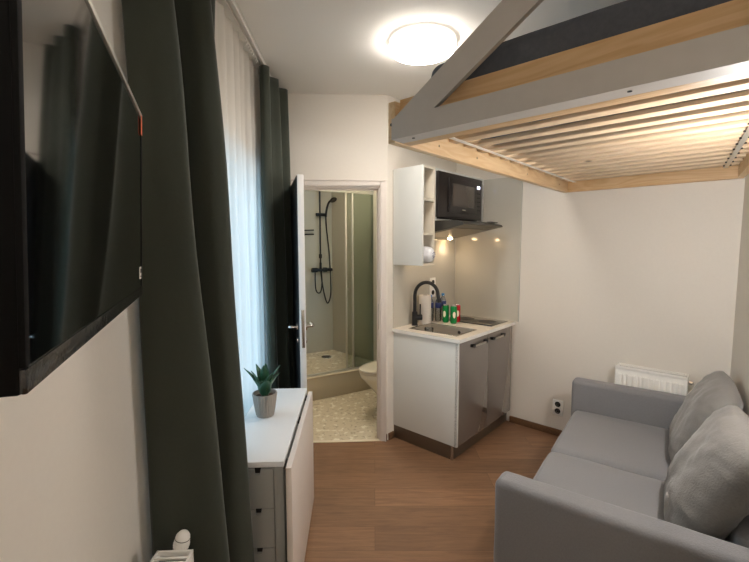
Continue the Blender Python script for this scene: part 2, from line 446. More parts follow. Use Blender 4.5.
# window
win = Thing('window_1', None, None, (XL - 0.2, (WY0 + WY1) / 2, WZ0), kind='structure')
fr = MB(); xx0, xx1 = XL - 0.25, XL - 0.19
fr.box(xx0, xx1, WY0, WY0 + 0.06, WZ0, WZ1, 0.004); fr.box(xx0, xx1, WY1 - 0.06, WY1, WZ0, WZ1, 0.004)
fr.box(xx0, xx1, WY0 + 0.06, WY1 - 0.06, WZ0, WZ0 + 0.07, 0.004); fr.box(xx0, xx1, WY0 + 0.06, WY1 - 0.06, WZ1 - 0.06, WZ1, 0.004)
ym = (WY0 + WY1) / 2; fr.box(xx0, xx1, ym - 0.05, ym + 0.05, WZ0 + 0.07, WZ1 - 0.06, 0.004)
win.part('window_frame', fr, 'wframe')
for a, b in ((WY0 + 0.06, ym - 0.05), (ym + 0.05, WY1 - 0.06)):
    g = MB(); g.box(xx0 + 0.02, xx0 + 0.03, a, b, WZ0 + 0.07, WZ1 - 0.06); win.part('window_pane', g, 'glass')
g = MB(); g.box(XL - 0.19, XL + 0.015, WY0, WY1, WZ0 - 0.03, WZ0, 0.004); win.part('window_sill', g, 'white')
g = MB(); g.cyl((xx1, ym, 1.2), (xx1 + 0.04, ym, 1.2), 0.012); g.box(xx1 + 0.03, xx1 + 0.045, ym - 0.012, ym + 0.012, 1.08, 1.22, 0.004); win.part('window_handle', g, 'white')

# door casing and jambs
cs = MB()
cs.box(DX0 - 0.062, DX0, 3.148, 3.165, 0, DZ + 0.045, 0.004); cs.box(DX1, DX1 + 0.046, 3.148, 3.165, 0, DZ + 0.045, 0.004)
cs.box(DX0, DX1, 3.148, 3.165, DZ, DZ + 0.045, 0.004)
cs.box(DX0 - 0.062, DX1 + 0.046, 3.140, 3.150, DZ + 0.036, DZ + 0.049, 0.004)
cs.box(DX1 + 0.034, DX1 + 0.046, 3.142, 3.150, 0, DZ + 0.045, 0.003)
cs.box(DX0, DX0 + 0.012, 3.165, 3.30, 0, DZ); cs.box(DX1 - 0.012, DX1, 3.165, 3.30, 0, DZ); cs.box(DX0, DX1, 3.165, 3.30, DZ - 0.012, DZ)
cs.box(DX1 - 0.024, DX1 - 0.012, 3.205, 3.23, 0, DZ - 0.012, 0.002); cs.box(DX0, DX1 - 0.012, 3.205, 3.23, DZ - 0.024, DZ - 0.012, 0.002)
cas = Thing('trim_1', None, None, (DX0, 3.165, 0), kind='structure')
cas.part('door_casing', cs, 'casing')
st = MB(); st.box(DX1 - 0.0135, DX1 - 0.0115, 3.170, 3.192, 0.90, 1.10, 0.0005); cas.part('strike_plate', st, 'steel')
th = MB(); th.box(DX0, DX1, 3.155, 3.18, -0.01, 0.006, 0.002); struct('trim_2', th, 'creamtrim')

# door leaf, open into the room past 90 degrees
dang = math.degrees(math.atan2(2.500 - 3.125, -0.306 - (-0.445)))
DF = Frame(-0.445, 3.125, dang)   # x along the leaf from hinge to free edge
dr = Thing('door_1', None, None, (0, 0, 0.008), DF, kind='structure')
DL = 0.640
g = MB(); g.box(0, DL, -0.020, 0.018, 0.010, 1.975, 0.003); dr.part('door_slab', g, 'leafwhite')
g = MB(); g.box(0.004, DL - 0.008, -0.0235, -0.020, 0.014, 1.970, 0.001); dr.part('door_face', g, 'darkdoor', label='dark face of the bathroom door')  # near-black panel over the left side of the white slab
g = MB(); g.box(DL - 0.001, DL + 0.0015, -0.009, 0.009, 0.93, 1.165, 0.0005); dr.part('lock_plate', g, 'steel')
for sd in (-1, 1):
    y = -0.0235 if sd < 0 else 0.018
    g = MB(); g.cyl((DL - 0.07, y, 1.05), (DL - 0.07, y + sd * 0.012, 1.05), 0.026)
    g.tube([(DL - 0.07, y + sd * 0.008, 1.05), (DL - 0.07, y + sd * 0.04, 1.05), (DL - 0.078, y + sd * 0.052, 1.05), (DL - 0.10, y + sd * 0.054, 1.05), (DL - 0.19, y + sd * 0.052, 1.048)], 0.009)
    h = dr.part('door_handle', g, 'chrome')
    g = MB(); g.cyl((DL - 0.07, y, 0.965), (DL - 0.07, y + sd * 0.010, 0.965), 0.024); dr.part('keyhole_rose', g, 'chrome')

# ---------------- bathroom
BF = Frame(-0.42, 4.03, 28.0)      # x along the shower front, y into the shower
wb = MB(); wb.box(-0.62, 0.82, 1.02, 1.12, 0, H)
struct('wall_bath_back', wb, 'tile', BF)
wb = MB(); wb.box(0.722, 0.80, -0.72, 0.0, 0, H); wb.prism([(0.72, 1.02), (0.96, 0.0), (1.06, 0.0), (0.82, 1.02)], 0, H)
struct('wall_bath_right', wb, 'tile', BF)
wb = MB(); wb.box(-0.95, -0.85, 3.29, 5.5, 0, H)
struct('wall_bath_left', wb, 'tile')
g = MB(); g.prism([(-0.60, 0.06), (0.944, 0.06), (0.72, 1.018), (-0.60, 1.018)], 0.0, 0.205)
struct('floor', g, 'terrazzo', BF)
ris = Thing('trim_3', None, None, (0, 0, 0), BF, kind='structure')
g = MB(); g.box(-0.62, 0.958, 0.002, 0.058, 0, 0.235, 0.002); ris.part('riser', g, 'riser')
g = MB(); g.box(-0.62, 0.721, -0.004, 0.010, 0.232, 0.246, 0.002); ris.part('edge_trim', g, 'creamtrim')

# ================================================================== CEILING LAMP
lm = Thing('ceiling_lamp', 'round white flush ceiling lamp, glowing, on the ceiling beside the loft bed', 'ceiling lamp', (0.388, 2.345, H))
g = MB(); g.lathe([(0.165, H), (0.182, H - 0.003), (0.1845, H - 0.018), (0.1838, H - 0.027), (0.16, H - 0.028)], (0.388, 2.345, 0), 64); lm.part('lamp_base', g, 'lampring')
g = MB(); g.lathe([(0.180, H - 0.028), (0.1815, H - 0.036), (0.171, H - 0.054), (0.14, H - 0.063), (0.08, H - 0.068), (0.02, H - 0.069)], (0.388, 2.345, 0), 64); lm.part('lamp_shade', g, 'diffuser', label='glowing diffuser')

l2 = Thing('fill_pendant', 'added fill globe hung behind the viewer to brighten ceiling and walls', 'pendant lamp', (0.25, -1.1, H))  # unseen globe added to fill the ceiling and walls with light
g = MB(); g.lathe([(0.045, H), (0.05, H - 0.01), (0.045, H - 0.025), (0.005, H - 0.028)], (0.25, -1.1, 0), 32); l2.part('ceiling_rose', g, 'plastic')
g = MB(); g.cyl((0.25, -1.1, H - 0.025), (0.25, -1.1, 2.36), 0.003); l2.part('cord', g, 'plastic')
g = MB(); g.lathe([(0.12 * math.sin(PI * k / 20) + 0.0005, 2.25 - 0.12 * math.cos(PI * k / 20)) for k in range(21)], (0.25, -1.1, 0), 40); l2.part('globe', g, 'fill_rear')
bl = Thing('ceiling_lamp', 'small round lamp on the bathroom ceiling, above the doorway', 'ceiling lamp', (-0.1, 3.75, H))
g = MB(); g.lathe([(0.13, H), (0.14, H - 0.03)], (-0.1, 3.75, 0), 40); bl.part('lamp_base', g, 'plastic')
g = MB(); g.lathe([(0.135, H - 0.03), (0.13, H - 0.06), (0.05, H - 0.075)], (-0.1, 3.75, 0), 40); bl.part('lamp_shade', g, 'bathlamp')

# ================================================================== CURTAINS
def catmull(P, n):
    P = [Vector(p) for p in P]; Q = []
    for i in range(len(P) - 1):
        p0 = P[max(i - 1, 0)]; p1 = P[i]; p2 = P[i + 1]; p3 = P[min(i + 2, len(P) - 1)]
        for k in range(n):
            t = k / n
            Q.append(0.5 * ((2 * p1) + (-p0 + p2) * t + (2 * p0 - 5 * p1 + 4 * p2 - p3) * t * t + (-p0 + 3 * p1 - 3 * p2 + p3) * t ** 3))
    Q.append(P[-1]); return Q

def curtain(top, bot, z0, z1, n=6, nv=28, power=1.0, wig=0.004, seed=0):
    A = catmull([(a, b, 0) for a, b in top], n); B = catmull([(a, b, 0) for a, b in bot], n)
    nu = len(A); mb = MB()
    def fn(u, v):
        i = int(round(u * (nu - 1))); t = (1 - v) ** power
        p = A[i].lerp(B[i], t); z = z0 + (z1 - z0) * v
        q = noise.noise(Vector((p.x * 9 + seed, p.y * 9, z * 1.3))) * wig
        return Vector((p.x + q, p.y + q * 0.6, z))
    mb.grid(fn, nu, nv)
    return mb

TRX = -0.54
nc_top = [(-0.682, 1.335), (-0.63, 1.315), (-0.575, 1.332), (-0.592, 1.39), (-0.62, 1.43), (-0.565, 1.44), (-0.51, 1.425), (-0.48, 1.46), (-0.53, 1.53), (-0.57, 1.57), (-0.53, 1.62), (-0.50, 1.66), (-0.54, 1.70)]
nc_bot = [(-0.678, 1.345), (-0.55, 1.315), (-0.415, 1.325), (-0.43, 1.375), (-0.49, 1.415), (-0.44, 1.405), (-0.39, 1.415), (-0.360, 1.450), (-0.42, 1.475), (-0.50, 1.475), (-0.545, 1.50), (-0.565, 1.56), (-0.575, 1.60)]
g = curtain(nc_top, nc_bot, 0.02, H - 0.03, n=8, nv=40, power=0.8, wig=0.010)
o = single('curtain', g, 'velvet', 'dark green full-length curtain drawn beside the television, the nearer and wider of the two', 'curtain', (-0.55, 1.5, H - 0.03))
md = o.modifiers.new('thick', 'SOLIDIFY'); md.thickness = 0.004; md.offset = 0
fc_top = [(-0.560, 2.62), (-0.53, 2.60), (-0.505, 2.63), (-0.53, 2.69), (-0.555, 2.74), (-0.52, 2.78), (-0.480, 2.82), (-0.51, 2.87), (-0.55, 2.91), (-0.51, 2.96), (-0.452, 2.99), (-0.47, 3.05), (-0.555, 3.08)]
fc_bot = [(-0.560, 2.70), (-0.54, 2.66), (-0.490, 2.66), (-0.49, 2.71), (-0.52, 2.76), (-0.47, 2.79), (-0.425, 2.81), (-0.45, 2.86), (-0.51, 2.90), (-0.45, 2.93), (-0.392, 2.94), (-0.43, 3.00), (-0.555, 3.05)]
g = curtain(fc_top, fc_bot, 0.02, H - 0.035, n=6, nv=36, power=1.0, wig=0.008, seed=5)
o = single('curtain', g, 'velvet', 'dark green full-length curtain gathered behind the open bathroom door, the farther of the two', 'curtain', (-0.53, 2.85, H - 0.035))
md = o.modifiers.new('thick', 'SOLIDIFY'); md.thickness = 0.004; md.offset = 0
# sheer
sh_t = []; sh_b = []
y = 1.66; k = 0
while y < 2.93:
    a = 0.020 if k % 2 else -0.020
    jx = random.uniform(-0.006, 0.006)
    sh_t.append((-0.603 + a * .8 + jx * .5, y)); sh_b.append((-0.606 + a * 0.9 + jx, y * 0.985 + 0.03)); y += random.uniform(0.045, 0.075); k += 1
g = curtain(sh_t, sh_b, 0.03, H - 0.010, n=4, nv=30, wig=0.006, seed=9)
single('curtain', g, 'sheer', 'white sheer curtain hanging in front of the window between the dark curtains', 'curtain', (-0.585, 2.2, H - 0.03))
# ceiling track
tr = Thing('curtain_track', 'white curtain track on the ceiling along the window', 'curtain rail', (TRX, 2.1, H))
g = MB(); g.box(TRX - 0.034, TRX + 0.012, 1.25, 3.15, H - 0.006, H); g.box(TRX + 0.004, TRX + 0.012, 1.25, 3.15, H - 0.026, H, 0.002); g.box(TRX - 0.028, TRX - 0.020, 1.25, 3.15, H - 0.020, H, 0.001)
tr.part('rail', g, 'white')
for i in range(9):
    yy = 2.30 + i * 0.032
    g = MB(); g.tube([(TRX - 0.012, yy, H - 0.018), (TRX - 0.014, yy + 0.004, H - 0.034), (TRX - 0.022, yy + 0.006, H - 0.044)], 0.0025, 6); tr.part('glider', g, 'plastic')

# ================================================================== TELEVISION
tn = Vector((-0.264, 0.338)); tf = Vector((-0.515, 1.030)); tl = (tf - tn).length
TF = Frame(tn.x, tn.y, math.degrees(math.atan2(tf.y - tn.y, tf.x - tn.x)))   # x along the set, +y is the back
tz0, tz1 = 1.4385, 1.866
tv = Thing('television', 'large black flat-screen television on the left wall, curtains reflected in its screen', 'television', (tl / 2, 0.10, tz0), TF)
tv.e.rotation_euler = (Matrix.Rotation(TF.a, 3, 'Z') @ Matrix.Rotation(R(2.4), 3, 'X')).to_euler(); tv.e.location.z += 0.004
g = MB(); g.box(0, tl, 0.004, 0.030, tz0, tz1, 0.003); g.box(0.0, tl - 0.10, 0.030, 0.075, tz0 + 0.0, tz0 + 0.28, 0.008); tv.part('casing', g, 'tvback')
g = MB(); g.box(0.010, tl - 0.008, 0.0015, 0.004, tz0 + 0.022, tz1 - 0.008); scr = tv.part('screen', g, 'screen')
g = MB(); g.box(0.0, tl, -0.0005, 0.005, tz0 + 0.001, tz0 + 0.022, 0.002); tv.part('bottom_bezel', g, 'tvplastic', label='glossy bottom edge')
g = MB(); g.box(0.0, 0.010, 0.0, 0.005, tz0 + 0.023, tz1 - 0.009, 0.001); tv.part('bezel', g, 'tvback')
g = MB(); g.box(tl - 0.008, tl, 0.0, 0.005, tz0 + 0.023, tz1 - 0.009, 0.001); tv.part('bezel', g, 'tvback')
g = MB(); g.box(0, tl, -0.001, 0.022, tz1 - 0.008, tz1 + 0.002, 0.001); tv.part('top_edge', g, 'alu', label='shiny top edge')
g = MB(); g.box(tl - 0.036, tl - 0.012, 0.0008, 0.0016, tz0 + 0.042, tz0 + 0.070); st = tv.part('sticker', g, 'paper', scr, label='small white label on the screen')
g = MB(); g.box(tl - 0.030, tl - 0.018, 0.0002, 0.0010, tz0 + 0.056, tz0 + 0.066); g.box(tl - 0.030, tl - 0.018, 0.0002, 0.0010, tz0 + 0.046, tz0 + 0.049)
tv.part('sticker_print', g, 'dark')
g = MB(); g.box(tl - 0.026, tl - 0.006, -0.0015, -0.0006, tz1 - 0.048, tz1 - 0.004, 0.0002); tv.part('tag', g, 'orange', label='small orange sticker')
g = MB(); g.cyl((tl * 0.55, 0.075, 1.60), (tl * 0.55, 0.318, 1.60), 0.018); g.box(tl * 0.45, tl * 0.66, 0.068, 0.082, 1.54, 1.70, 0.003)
tv.part('wall_arm', g, 'black')
wpt = TF.w((tl * 0.62, 0.23, 1.6))

# ================================================================== WINDOW RADIATOR (lower left)
rx0, rx1, ry0, ry1, rz0, rz1 = -0.618, -0.506, 0.25, 1.245, 0.12, 0.608
ra = Thing('radiator', 'white panel radiator with grille top and thermostat, low beside the nearer dark curtain', 'radiator', (XL, 0.7, rz0))
g = MB()
for xa in (rx0 + 0.004, rx1 - 0.010):
    g.box(xa, xa + 0.008, ry0 + 0.004, ry1 - 0.004, rz0, rz1 - 0.012, 0.002)
ra.part('panel', g, 'radiator')
g = MB()
for k in range(24): g.box(rx1 - 0.003, rx1 + 0.002, ry0 + 0.02 + k * 0.039, ry0 + 0.045 + k * 0.039, rz0 + 0.02, rz1 - 0.03, 0.001)
ra.part('front_ribs', g, 'radiator')
g = MB(); g.box(rx0, rx0 + 0.006, ry0, ry1, rz1 - 0.02, rz1, 0.001); g.box(rx1 - 0.006, rx1, ry0, ry1, rz1 - 0.02, rz1, 0.001)
g.box(rx0, rx1, ry1 - 0.008, ry1, rz0 + 0.01, rz1, 0.002); g.box(rx0, rx1, ry0, ry0 + 0.008, rz0 + 0.01, rz1, 0.002)
k = ry0 + 0.02
while k < ry1 - 0.02: g.box(rx0 + 0.004, rx1 - 0.004, k, k + 0.009, rz1 - 0.006, rz1 - 0.002); k += 0.020
ra.part('top_grille', g, 'radiator')
g = MB(); g.box(rx0 + 0.014, rx1 - 0.014, ry0 + 0.02, ry1 - 0.02, rz0 + 0.02, rz1 - 0.02); ra.part('dark_core', g, 'dark')  # solid dark block stands in for shade under the grille
for yv in (1.0, 0.45):
    g = MB(); g.cyl((XL + 0.001, yv, 0.4), (rx0, yv, 0.4), 0.012); ra.part('bracket', g, 'radiator')
vt = MB(); vt.tube([(rx0 + 0.06, ry1 - 0.005, 0.56), (rx0 + 0.06, 1.262, 0.565), (rx0 + 0.062, 1.270, 0.59)], 0.012)
ra.part('valve', vt, 'chrome')
q = Vector((0.22, 0.02, 1.0)).normalized().to_track_quat('Z', 'Y').to_matrix()
g = MB(); g.lathe([(0.014, 0), (0.022, 0.004), (0.0235, 0.012), (0.0215, 0.014), (0.0235, 0.017), (0.0235, 0.040), (0.021, 0.056), (0.014, 0.066), (0.004, 0.070)], (rx0 + 0.058, 1.272, 0.580), 24, q)
tk = ra.part('thermostat_head', g, 'plastic')
g = MB()
for a in range(18):
    an = 2 * PI * a / 18
    p = q @ Vector((0.0236 * math.cos(an), 0.0236 * math.sin(an), 0.020)) + Vector((rx0 + 0.058, 1.272, 0.580))
    p2 = q @ Vector((0.0236 * math.cos(an), 0.0236 * math.sin(an), 0.034)) + Vector((rx0 + 0.058, 1.272, 0.580))
    g.cyl(p, p2, 0.0013, seg=6)
ra.part('grip_ridges', g, 'plastic', tk)
g = MB()
for zz0, zz1 in ((0.0125, 0.0155), (0.046, 0.048)):
    g.lathe([(0.0232 if zz0 < 0.02 else 0.0231, zz0), (0.0238 if zz0 < 0.02 else 0.0233, (zz0 + zz1) / 2), (0.0225, zz1)], (rx0 + 0.058, 1.272, 0.580), 24, q)
ra.part('scale_ring', g, 'bezel', tk)

# ================================================================== FOLDING TABLE WITH DRAWERS
tx0, tx1, ty0, ty1 = -0.520, -0.268, 1.516, 2.325
tb = Thing('gateleg_table', 'white folding gateleg table with end drawers standing under the sheer curtain, potted plant on top', 'table', (-0.39, 1.92, 0))
g = MB(); g.box(tx0 + 0.004, tx1 - 0.004, ty0 + 0.012, ty1 - 0.012, 0.03, 0.716, 0.001); 
for yy in (ty0 + 0.004, ty1 - 0.014):
    g.box(tx1 - 0.038, tx1 - 0.002, yy, yy + 0.014, 0, 0.716, 0.001); g.box(tx0 + 0.002, tx0 + 0.038, yy, yy + 0.014, 0, 0.716, 0.001)
tb.part('body', g, 'drawer')
g = MB(); g.box(tx0, tx1, ty0, ty1, 0.718, 0.74, 0.0015); tb.part('tabletop', g, 'tabletop')
zz = [0.716, 0.556, 0.396, 0.236, 0.076]
dx0, dx1 = -0.480, -0.3075
for i in range(4):
    za, zb = zz[i] - 0.003, zz[i + 1]
    cx_ = -0.366
    g = MB()
    # front with a square notch cut out of its top edge
    g.extr([(dx0, ty0 - 0.002, zb), (dx1, ty0 - 0.002, zb), (dx1, ty0 - 0.002, za), (cx_ + 0.012, ty0 - 0.002, za), (cx_ + 0.008, ty0 - 0.002, za - 0.022), (cx_ - 0.012, ty0 - 0.002, za - 0.022), (cx_ - 0.014, ty0 - 0.002, za), (dx0, ty0 - 0.002, za)], (0, 0.012, 0))
    dd = tb.part('drawer', g, 'drawer')
    g = MB(); g.box(cx_ - 0.014, cx_ + 0.012, ty0 + 0.0105, ty0 + 0.0118, za - 0.024, za); tb.part('notch', g, 'dark', dd)  # dark plate behind the cutout stands in for shade inside the drawer
lf = MB(); lf.box(-0.2555, -0.2335, 1.482, 2.290, 0.098, 0.732, 0.0012); tb.part('folded_leaf', lf, 'tableleaf', label='folded-down leaf')
for yy in (1.55, 1.95, 2.24):
    g = MB(); g.box(-0.269, -0.255, yy - 0.03, yy + 0.03, 0.708, 0.717, 0.001); tb.part('hinge', g, 'dark')
g = MB(); g.box(-0.2665, -0.2572, 1.90, 2.26, 0.0, 0.70, 0.001); tb.part('gate_leg', g, 'tableleaf')

# potted plant
px, py, pz = -0.428, 1.955, 0.74
pl = Thing('potted_plant', 'small green plant with broad pointed leaves in a ribbed grey pot on the white table', 'plant', (px, py, pz))
g = MB()
def potfn(u, v):
    a = 2 * PI * u
    prof = [(0.0, 0), (0.040, 0), (0.043, 0.006), (0.0575, 0.108), (0.0575, 0.112), (0.052, 0.112), (0.050, 0.095), (0.0, 0.095)]
    t = v * (len(prof) - 1); i = min(int(t), len(prof) - 2); f = t - i
    r = prof[i][0] * (1 - f) + prof[i + 1][0] * f; z = prof[i][1] * (1 - f) + prof[i + 1][1] * f
    if 2 < t < 3.2: r += 0.0016 * math.cos(26 * a)
    return Vector((px + r * math.cos(a), py + r * math.sin(a), pz + z))
g.grid(potfn, 180, 29, True); pl.part('pot', g, 'pot', angle=60)
g = MB(); g.lathe([(0.0505, pz + 0.088), (0.045, pz + 0.096), (0.01, pz + 0.101)], (px, py, 0), 32); pl.part('soil', g, 'soil')
leaves = [(205, 0.150, 0.052, 0.42, 0.0), (318, 0.140, 0.056, 0.42, 0.3), (262, 0.100, 0.058, 0.42, -.2), (12, 0.165, 0.050, 0.48, 0.2), (85, 0.160, 0.055, 0.15, 0), (150, 0.165, 0.050, 0.30, 0), (292, 0.115, 0.058, 0.62, 0), (236, 0.120, 0.056, 0.60, 0), (180, 0.165, 0.034, 0.62, 0), (345, 0.145, 0.050, 0.60, 0), (275, 0.160, 0.055, 0.06, 0)]
for (az, ln, wd, lean, tw) in leaves:
    a = R(az); d = Vector((math.cos(a), math.sin(a), 0)); sd = Vector((-math.sin(a), math.cos(a), 0))
    g = MB()
    def lf_(u, v):
        wv = wd * (0.5 + 0.5 * math.sin(PI / 2 * v / 0.42)) if v < 0.42 else wd * max(0.02, math.cos(PI / 2 * (v - 0.42) / 0.58)) ** 0.85
        out = 0.010 + lean * ln * (v ** 1.25) * 0.85; up = ln * (v - 0.25 * lean * v * v)
        cup = 0.22 * wv * (abs(u - 0.5) * 2) ** 2
        return Vector((px, py, pz + 0.094)) + d * (out - cup) + sd * ((u - 0.5) * wv + tw * 0.02 * v) + Vector((0, 0, up + 0.15 * cup))
    g.grid(lf_, 9, 12)
    o = pl.part('leaf', g, 'leafgreen', angle=80)
    md = o.modifiers.new('t', 'SOLIDIFY'); md.thickness = 0.0025

# ================================================================== KITCHEN BASE UNIT
bx0, bx1 = 2.500, 3.402
by0 = 1.465
bc = Thing('base_cabinet', 'low kitchen cabinet with glossy taupe doors and a white side under the stone worktop', 'cabinet', (2.95, 1.75, 0), K)
g = MB(); g.box(bx0, bx0 + 0.016, by0 - 0.004, KD1 - 0.002, 0.108, 0.871, 0.001); bc.part('side_panel', g, 'kwhite', label='white side panel')
g = MB(); g.box(bx0 + 0.016, bx1, by0 + 0.022, KD1 - 0.005, 0.125, 0.16); g.box(bx1 - 0.016, bx1, by0 + 0.022, KD1 - 0.005, 0.16, 0.871)
g.box(bx0 + 0.016, bx1 - 0.016, KD1 - 0.02, KD1 - 0.005, 0.16, 0.871); g.box(bx1, KD2 - 0.001, by0 + 0.022, by0 + 0.036, 0.13, 0.871); bc.part('carcass', g, 'kwhite')
g = MB(); g.box(bx0 + 0.006, KD2 - 0.002, by0 + 0.035, by0 + 0.05, 0.0, 0.107); g.box(bx0 + 0.006, bx0 + 0.02, by0 + 0.035, KD1 - 0.002, 0.0, 0.107, 0.001); bc.part('plinth', g, 'plinth')
g = MB(); g.cyl((bx0 + 0.012, by0 + 0.042, 0.0), (bx0 + 0.012, by0 + 0.042, 0.106), 0.012, seg=16); bc.part('plinth_corner', g, 'steel')
for (a, b, ha, hb) in ((2.500, 2.962, 2.672, 2.900), (2.966, 3.402, 2.990, 3.205)):
    g = MB(); g.box(a, b, by0 - 0.002 if a > 2.6 else by0 - 0.002, by0 + 0.018, 0.110, 0.866, 0.0015); d = bc.part('cabinet_door', g, 'kfront')
    g = MB(); yb = by0 - 0.030
    g.box(ha, hb, yb - 0.004, yb + 0.004, 0.813, 0.829, 0.002); bc.part('handle', g, 'steel', d, label='brushed bar handle')
    for hx in (ha + 0.014, hb - 0.014):
        g = MB(); g.box(hx - 0.012, hx + 0.012, yb - 0.006, by0 - 0.001, 0.811, 0.832, 0.002)
        bc.part('handle_post', g, 'black', d, label='black handle end')

# worktop with a real sink opening
sx0, sx1, sy0, sy1 = 2.565, 2.870, 1.515, 1.950
wt = Thing('worktop', 'pale stone-look kitchen worktop lying on the taupe cabinet', 'worktop', (2.95, 1.75, 0.862), K)
g = MB(); x0, x1, y0, y1 = 2.487, KD2 - 0.001, 1.445, KD1 - 0.001
g.box(x0, sx0 + 0.01, y0, y1, 0.872, 0.900); g.box(sx1 - 0.01, x1, y0, y1, 0.872, 0.900)
g.box(sx0 + 0.01, sx1 - 0.01, y0, sy0 + 0.01, 0.872, 0.900); g.box(sx0 + 0.01, sx1 - 0.01, sy1 - 0.01, y1, 0.872, 0.900)
wt.part('slab', g, 'worktop')
g = MB(); g.box(x0 - 0.0015, x0, y0, y1, 0.8725, 0.8992); g.box(x0, x1, y0 - 0.0015, y0, 0.8725, 0.8992); wt.part('edge_band', g, 'plastic')

sk = Thing('sink', 'small rectangular stainless steel sink set into the worktop', 'sink', (2.72, 1.73, 0.90), K)
g = MB()
rim = 0.018
g.box(sx0, sx1, sy0, sy0 + rim, 0.9, 0.9035, 0.001); g.box(sx0, sx1, sy1 - rim, sy1, 0.9, 0.9035, 0.001)
g.box(sx0, sx0 + rim, sy0 + rim, sy1 - rim, 0.9, 0.9035, 0.001); g.box(sx1 - rim, sx1, sy0 + rim, sy1 - rim, 0.9, 0.9035, 0.001)
sk.part('rim', g, 'steel')
g = MB(); bz = 0.760
a0, a1, b0, b1 = sx0 + rim - 0.002, sx1 - rim + 0.002, sy0 + rim - 0.002, sy1 - rim + 0.002
g.box(a0, a0 + 0.004, b0, b1, bz, 0.901); g.box(a1 - 0.004, a1, b0, b1, bz, 0.901); g.box(a0, a1, b0, b0 + 0.004, bz, 0.901); g.box(a0, a1, b1 - 0.004, b1, bz, 0.901); g.box(a0, a1, b0, b1, bz - 0.004, bz)
sk.part('basin', g, 'basin')
g = MB(); g.lathe([(0.034, bz), (0.036, bz + 0.002), (0.02, bz + 0.003)], ((sx0 + sx1) / 2, (sy0 + sy1) / 2, 0), 24); sk.part('drain', g, 'chrome')
g = MB(); g.cyl((a1 - 0.004, 1.66, 0.865), (a1 - 0.007, 1.66, 0.865), 0.013); sk.part('overflow', g, 'chrome')

fx, fy = 2.705, 1.992
fa = Thing('faucet', 'matt black kitchen tap with a tall curved spout behind the sink', 'tap', (fx, fy, 0.90), K)
g = MB(); g.lathe([(0.026, 0.900), (0.026, 0.906), (0.022, 0.908), (0.022, 1.010), (0.017, 1.015)], (fx, fy, 0), 24); fa.part('body', g, 'black')
g = MB()
pts = [(fx, fy, 1.0), (fx, fy, 1.12)]
for k in range(9):
    a = PI * k / 8
    rr = 0.098
    pts.append((fx + (rr - rr * math.cos(a)) * 0.50, fy - (rr - rr * math.cos(a)) * 0.82, 1.145 + 0.110 * math.sin(a)))
pts.append((fx + 0.196 * 0.50 + 0.004, fy - 0.196 * 0.82 - 0.006, 1.105))
g.tube(pts, 0.0145, 14, 4); fa.part('spout', g, 'black')
e = Vector(pts[-1]); g = MB(); g.cyl(e + Vector((0, 0, 0.022)), e + Vector((0.002, -0.003, -0.012)), 0.0165, 0.019, 18); fa.part('spout_head', g, 'black')
g = MB(); g.cyl((fx, fy, 0.965), (fx + 0.045, fy - 0.038, 0.965), 0.024); g.tube([(fx + 0.034, fy - 0.030, 0.975), (fx + 0.034, fy - 0.030, 1.075)], 0.006, 8, 0); fa.part('lever', g, 'black')

ck = Thing('cooktop', 'narrow black glass two-ring cooktop in the worktop by the wall', 'cooktop', (3.21, 1.73, 0.90), K)
g = MB(); g.box(3.065, 3.375, 1.492, 1.965, 0.9005, 0.906, 0.002); ck.part('glass_plate', g, 'blackgloss')
g = MB()
for (cxk, cyk, rk) in ((3.22, 1.61, 0.075), (3.22, 1.83, 0.09)):
    g.lathe([(rk, 0.906), (rk, 0.9064), (rk - 0.003, 0.9064), (rk - 0.003, 0.9061)], (cxk, cyk, 0), 40)
ck.part('heating_ring', g, 'bezel')

# splash panels
sp1 = MB(); sp1.box(2.49, KD2 - 0.006, KD1 - 0.006, KD1, 0.9, 2.13)
struct('trim_4', sp1, 'splash', K)
sp2 = MB(); sp2.box(KD2 - 0.006, KD2, 1.42, KD1 - 0.006, 0.9, 2.13)
struct('trim_5', sp2, 'splash', K)
g = MB(); g.box(KD2 - 0.009, KD2, 1.415, 1.421, 0.9, 2.13); g.box(KD2 - 0.009, KD2 - 0.006, KD1 - 0.012, KD1 - 0.006, 0.9, 1.75)
struct('trim_6', g, 'alu', K)

# ================================================================== WALL UNITS
ux0, ux1, uy0, uz0, uz1 = 2.485, 2.645, 1.765, 1.405, 2.135
us = Thing('shelf_unit', 'narrow open wall shelf in white, hung beside the microwave over the sink', 'shelf', (2.565, 1.9, uz0), K)
g = MB(); g.box(ux0, ux0 + 0.016, uy0, KD1 - 0.008, uz0, uz1, 0.001); us.part('side_panel', g, 'kwhite')
g = MB(); g.box(ux1 - 0.016, ux1, uy0, KD1 - 0.008, uz0, uz1, 0.001); us.part('side_panel', g, 'kshelf')
g = MB(); g.box(ux0 + 0.016, ux1 - 0.016, KD1 - 0.018, KD1 - 0.008, uz0, uz1); us.part('back_panel', g, 'kshelf')
for zc in (uz0, 1.632, 1.882, uz1 - 0.016):
    g = MB(); g.box(ux0 + 0.016, ux1 - 0.016, uy0, KD1 - 0.018, zc, zc + 0.016); us.part('shelf_board', g, 'kshelf')

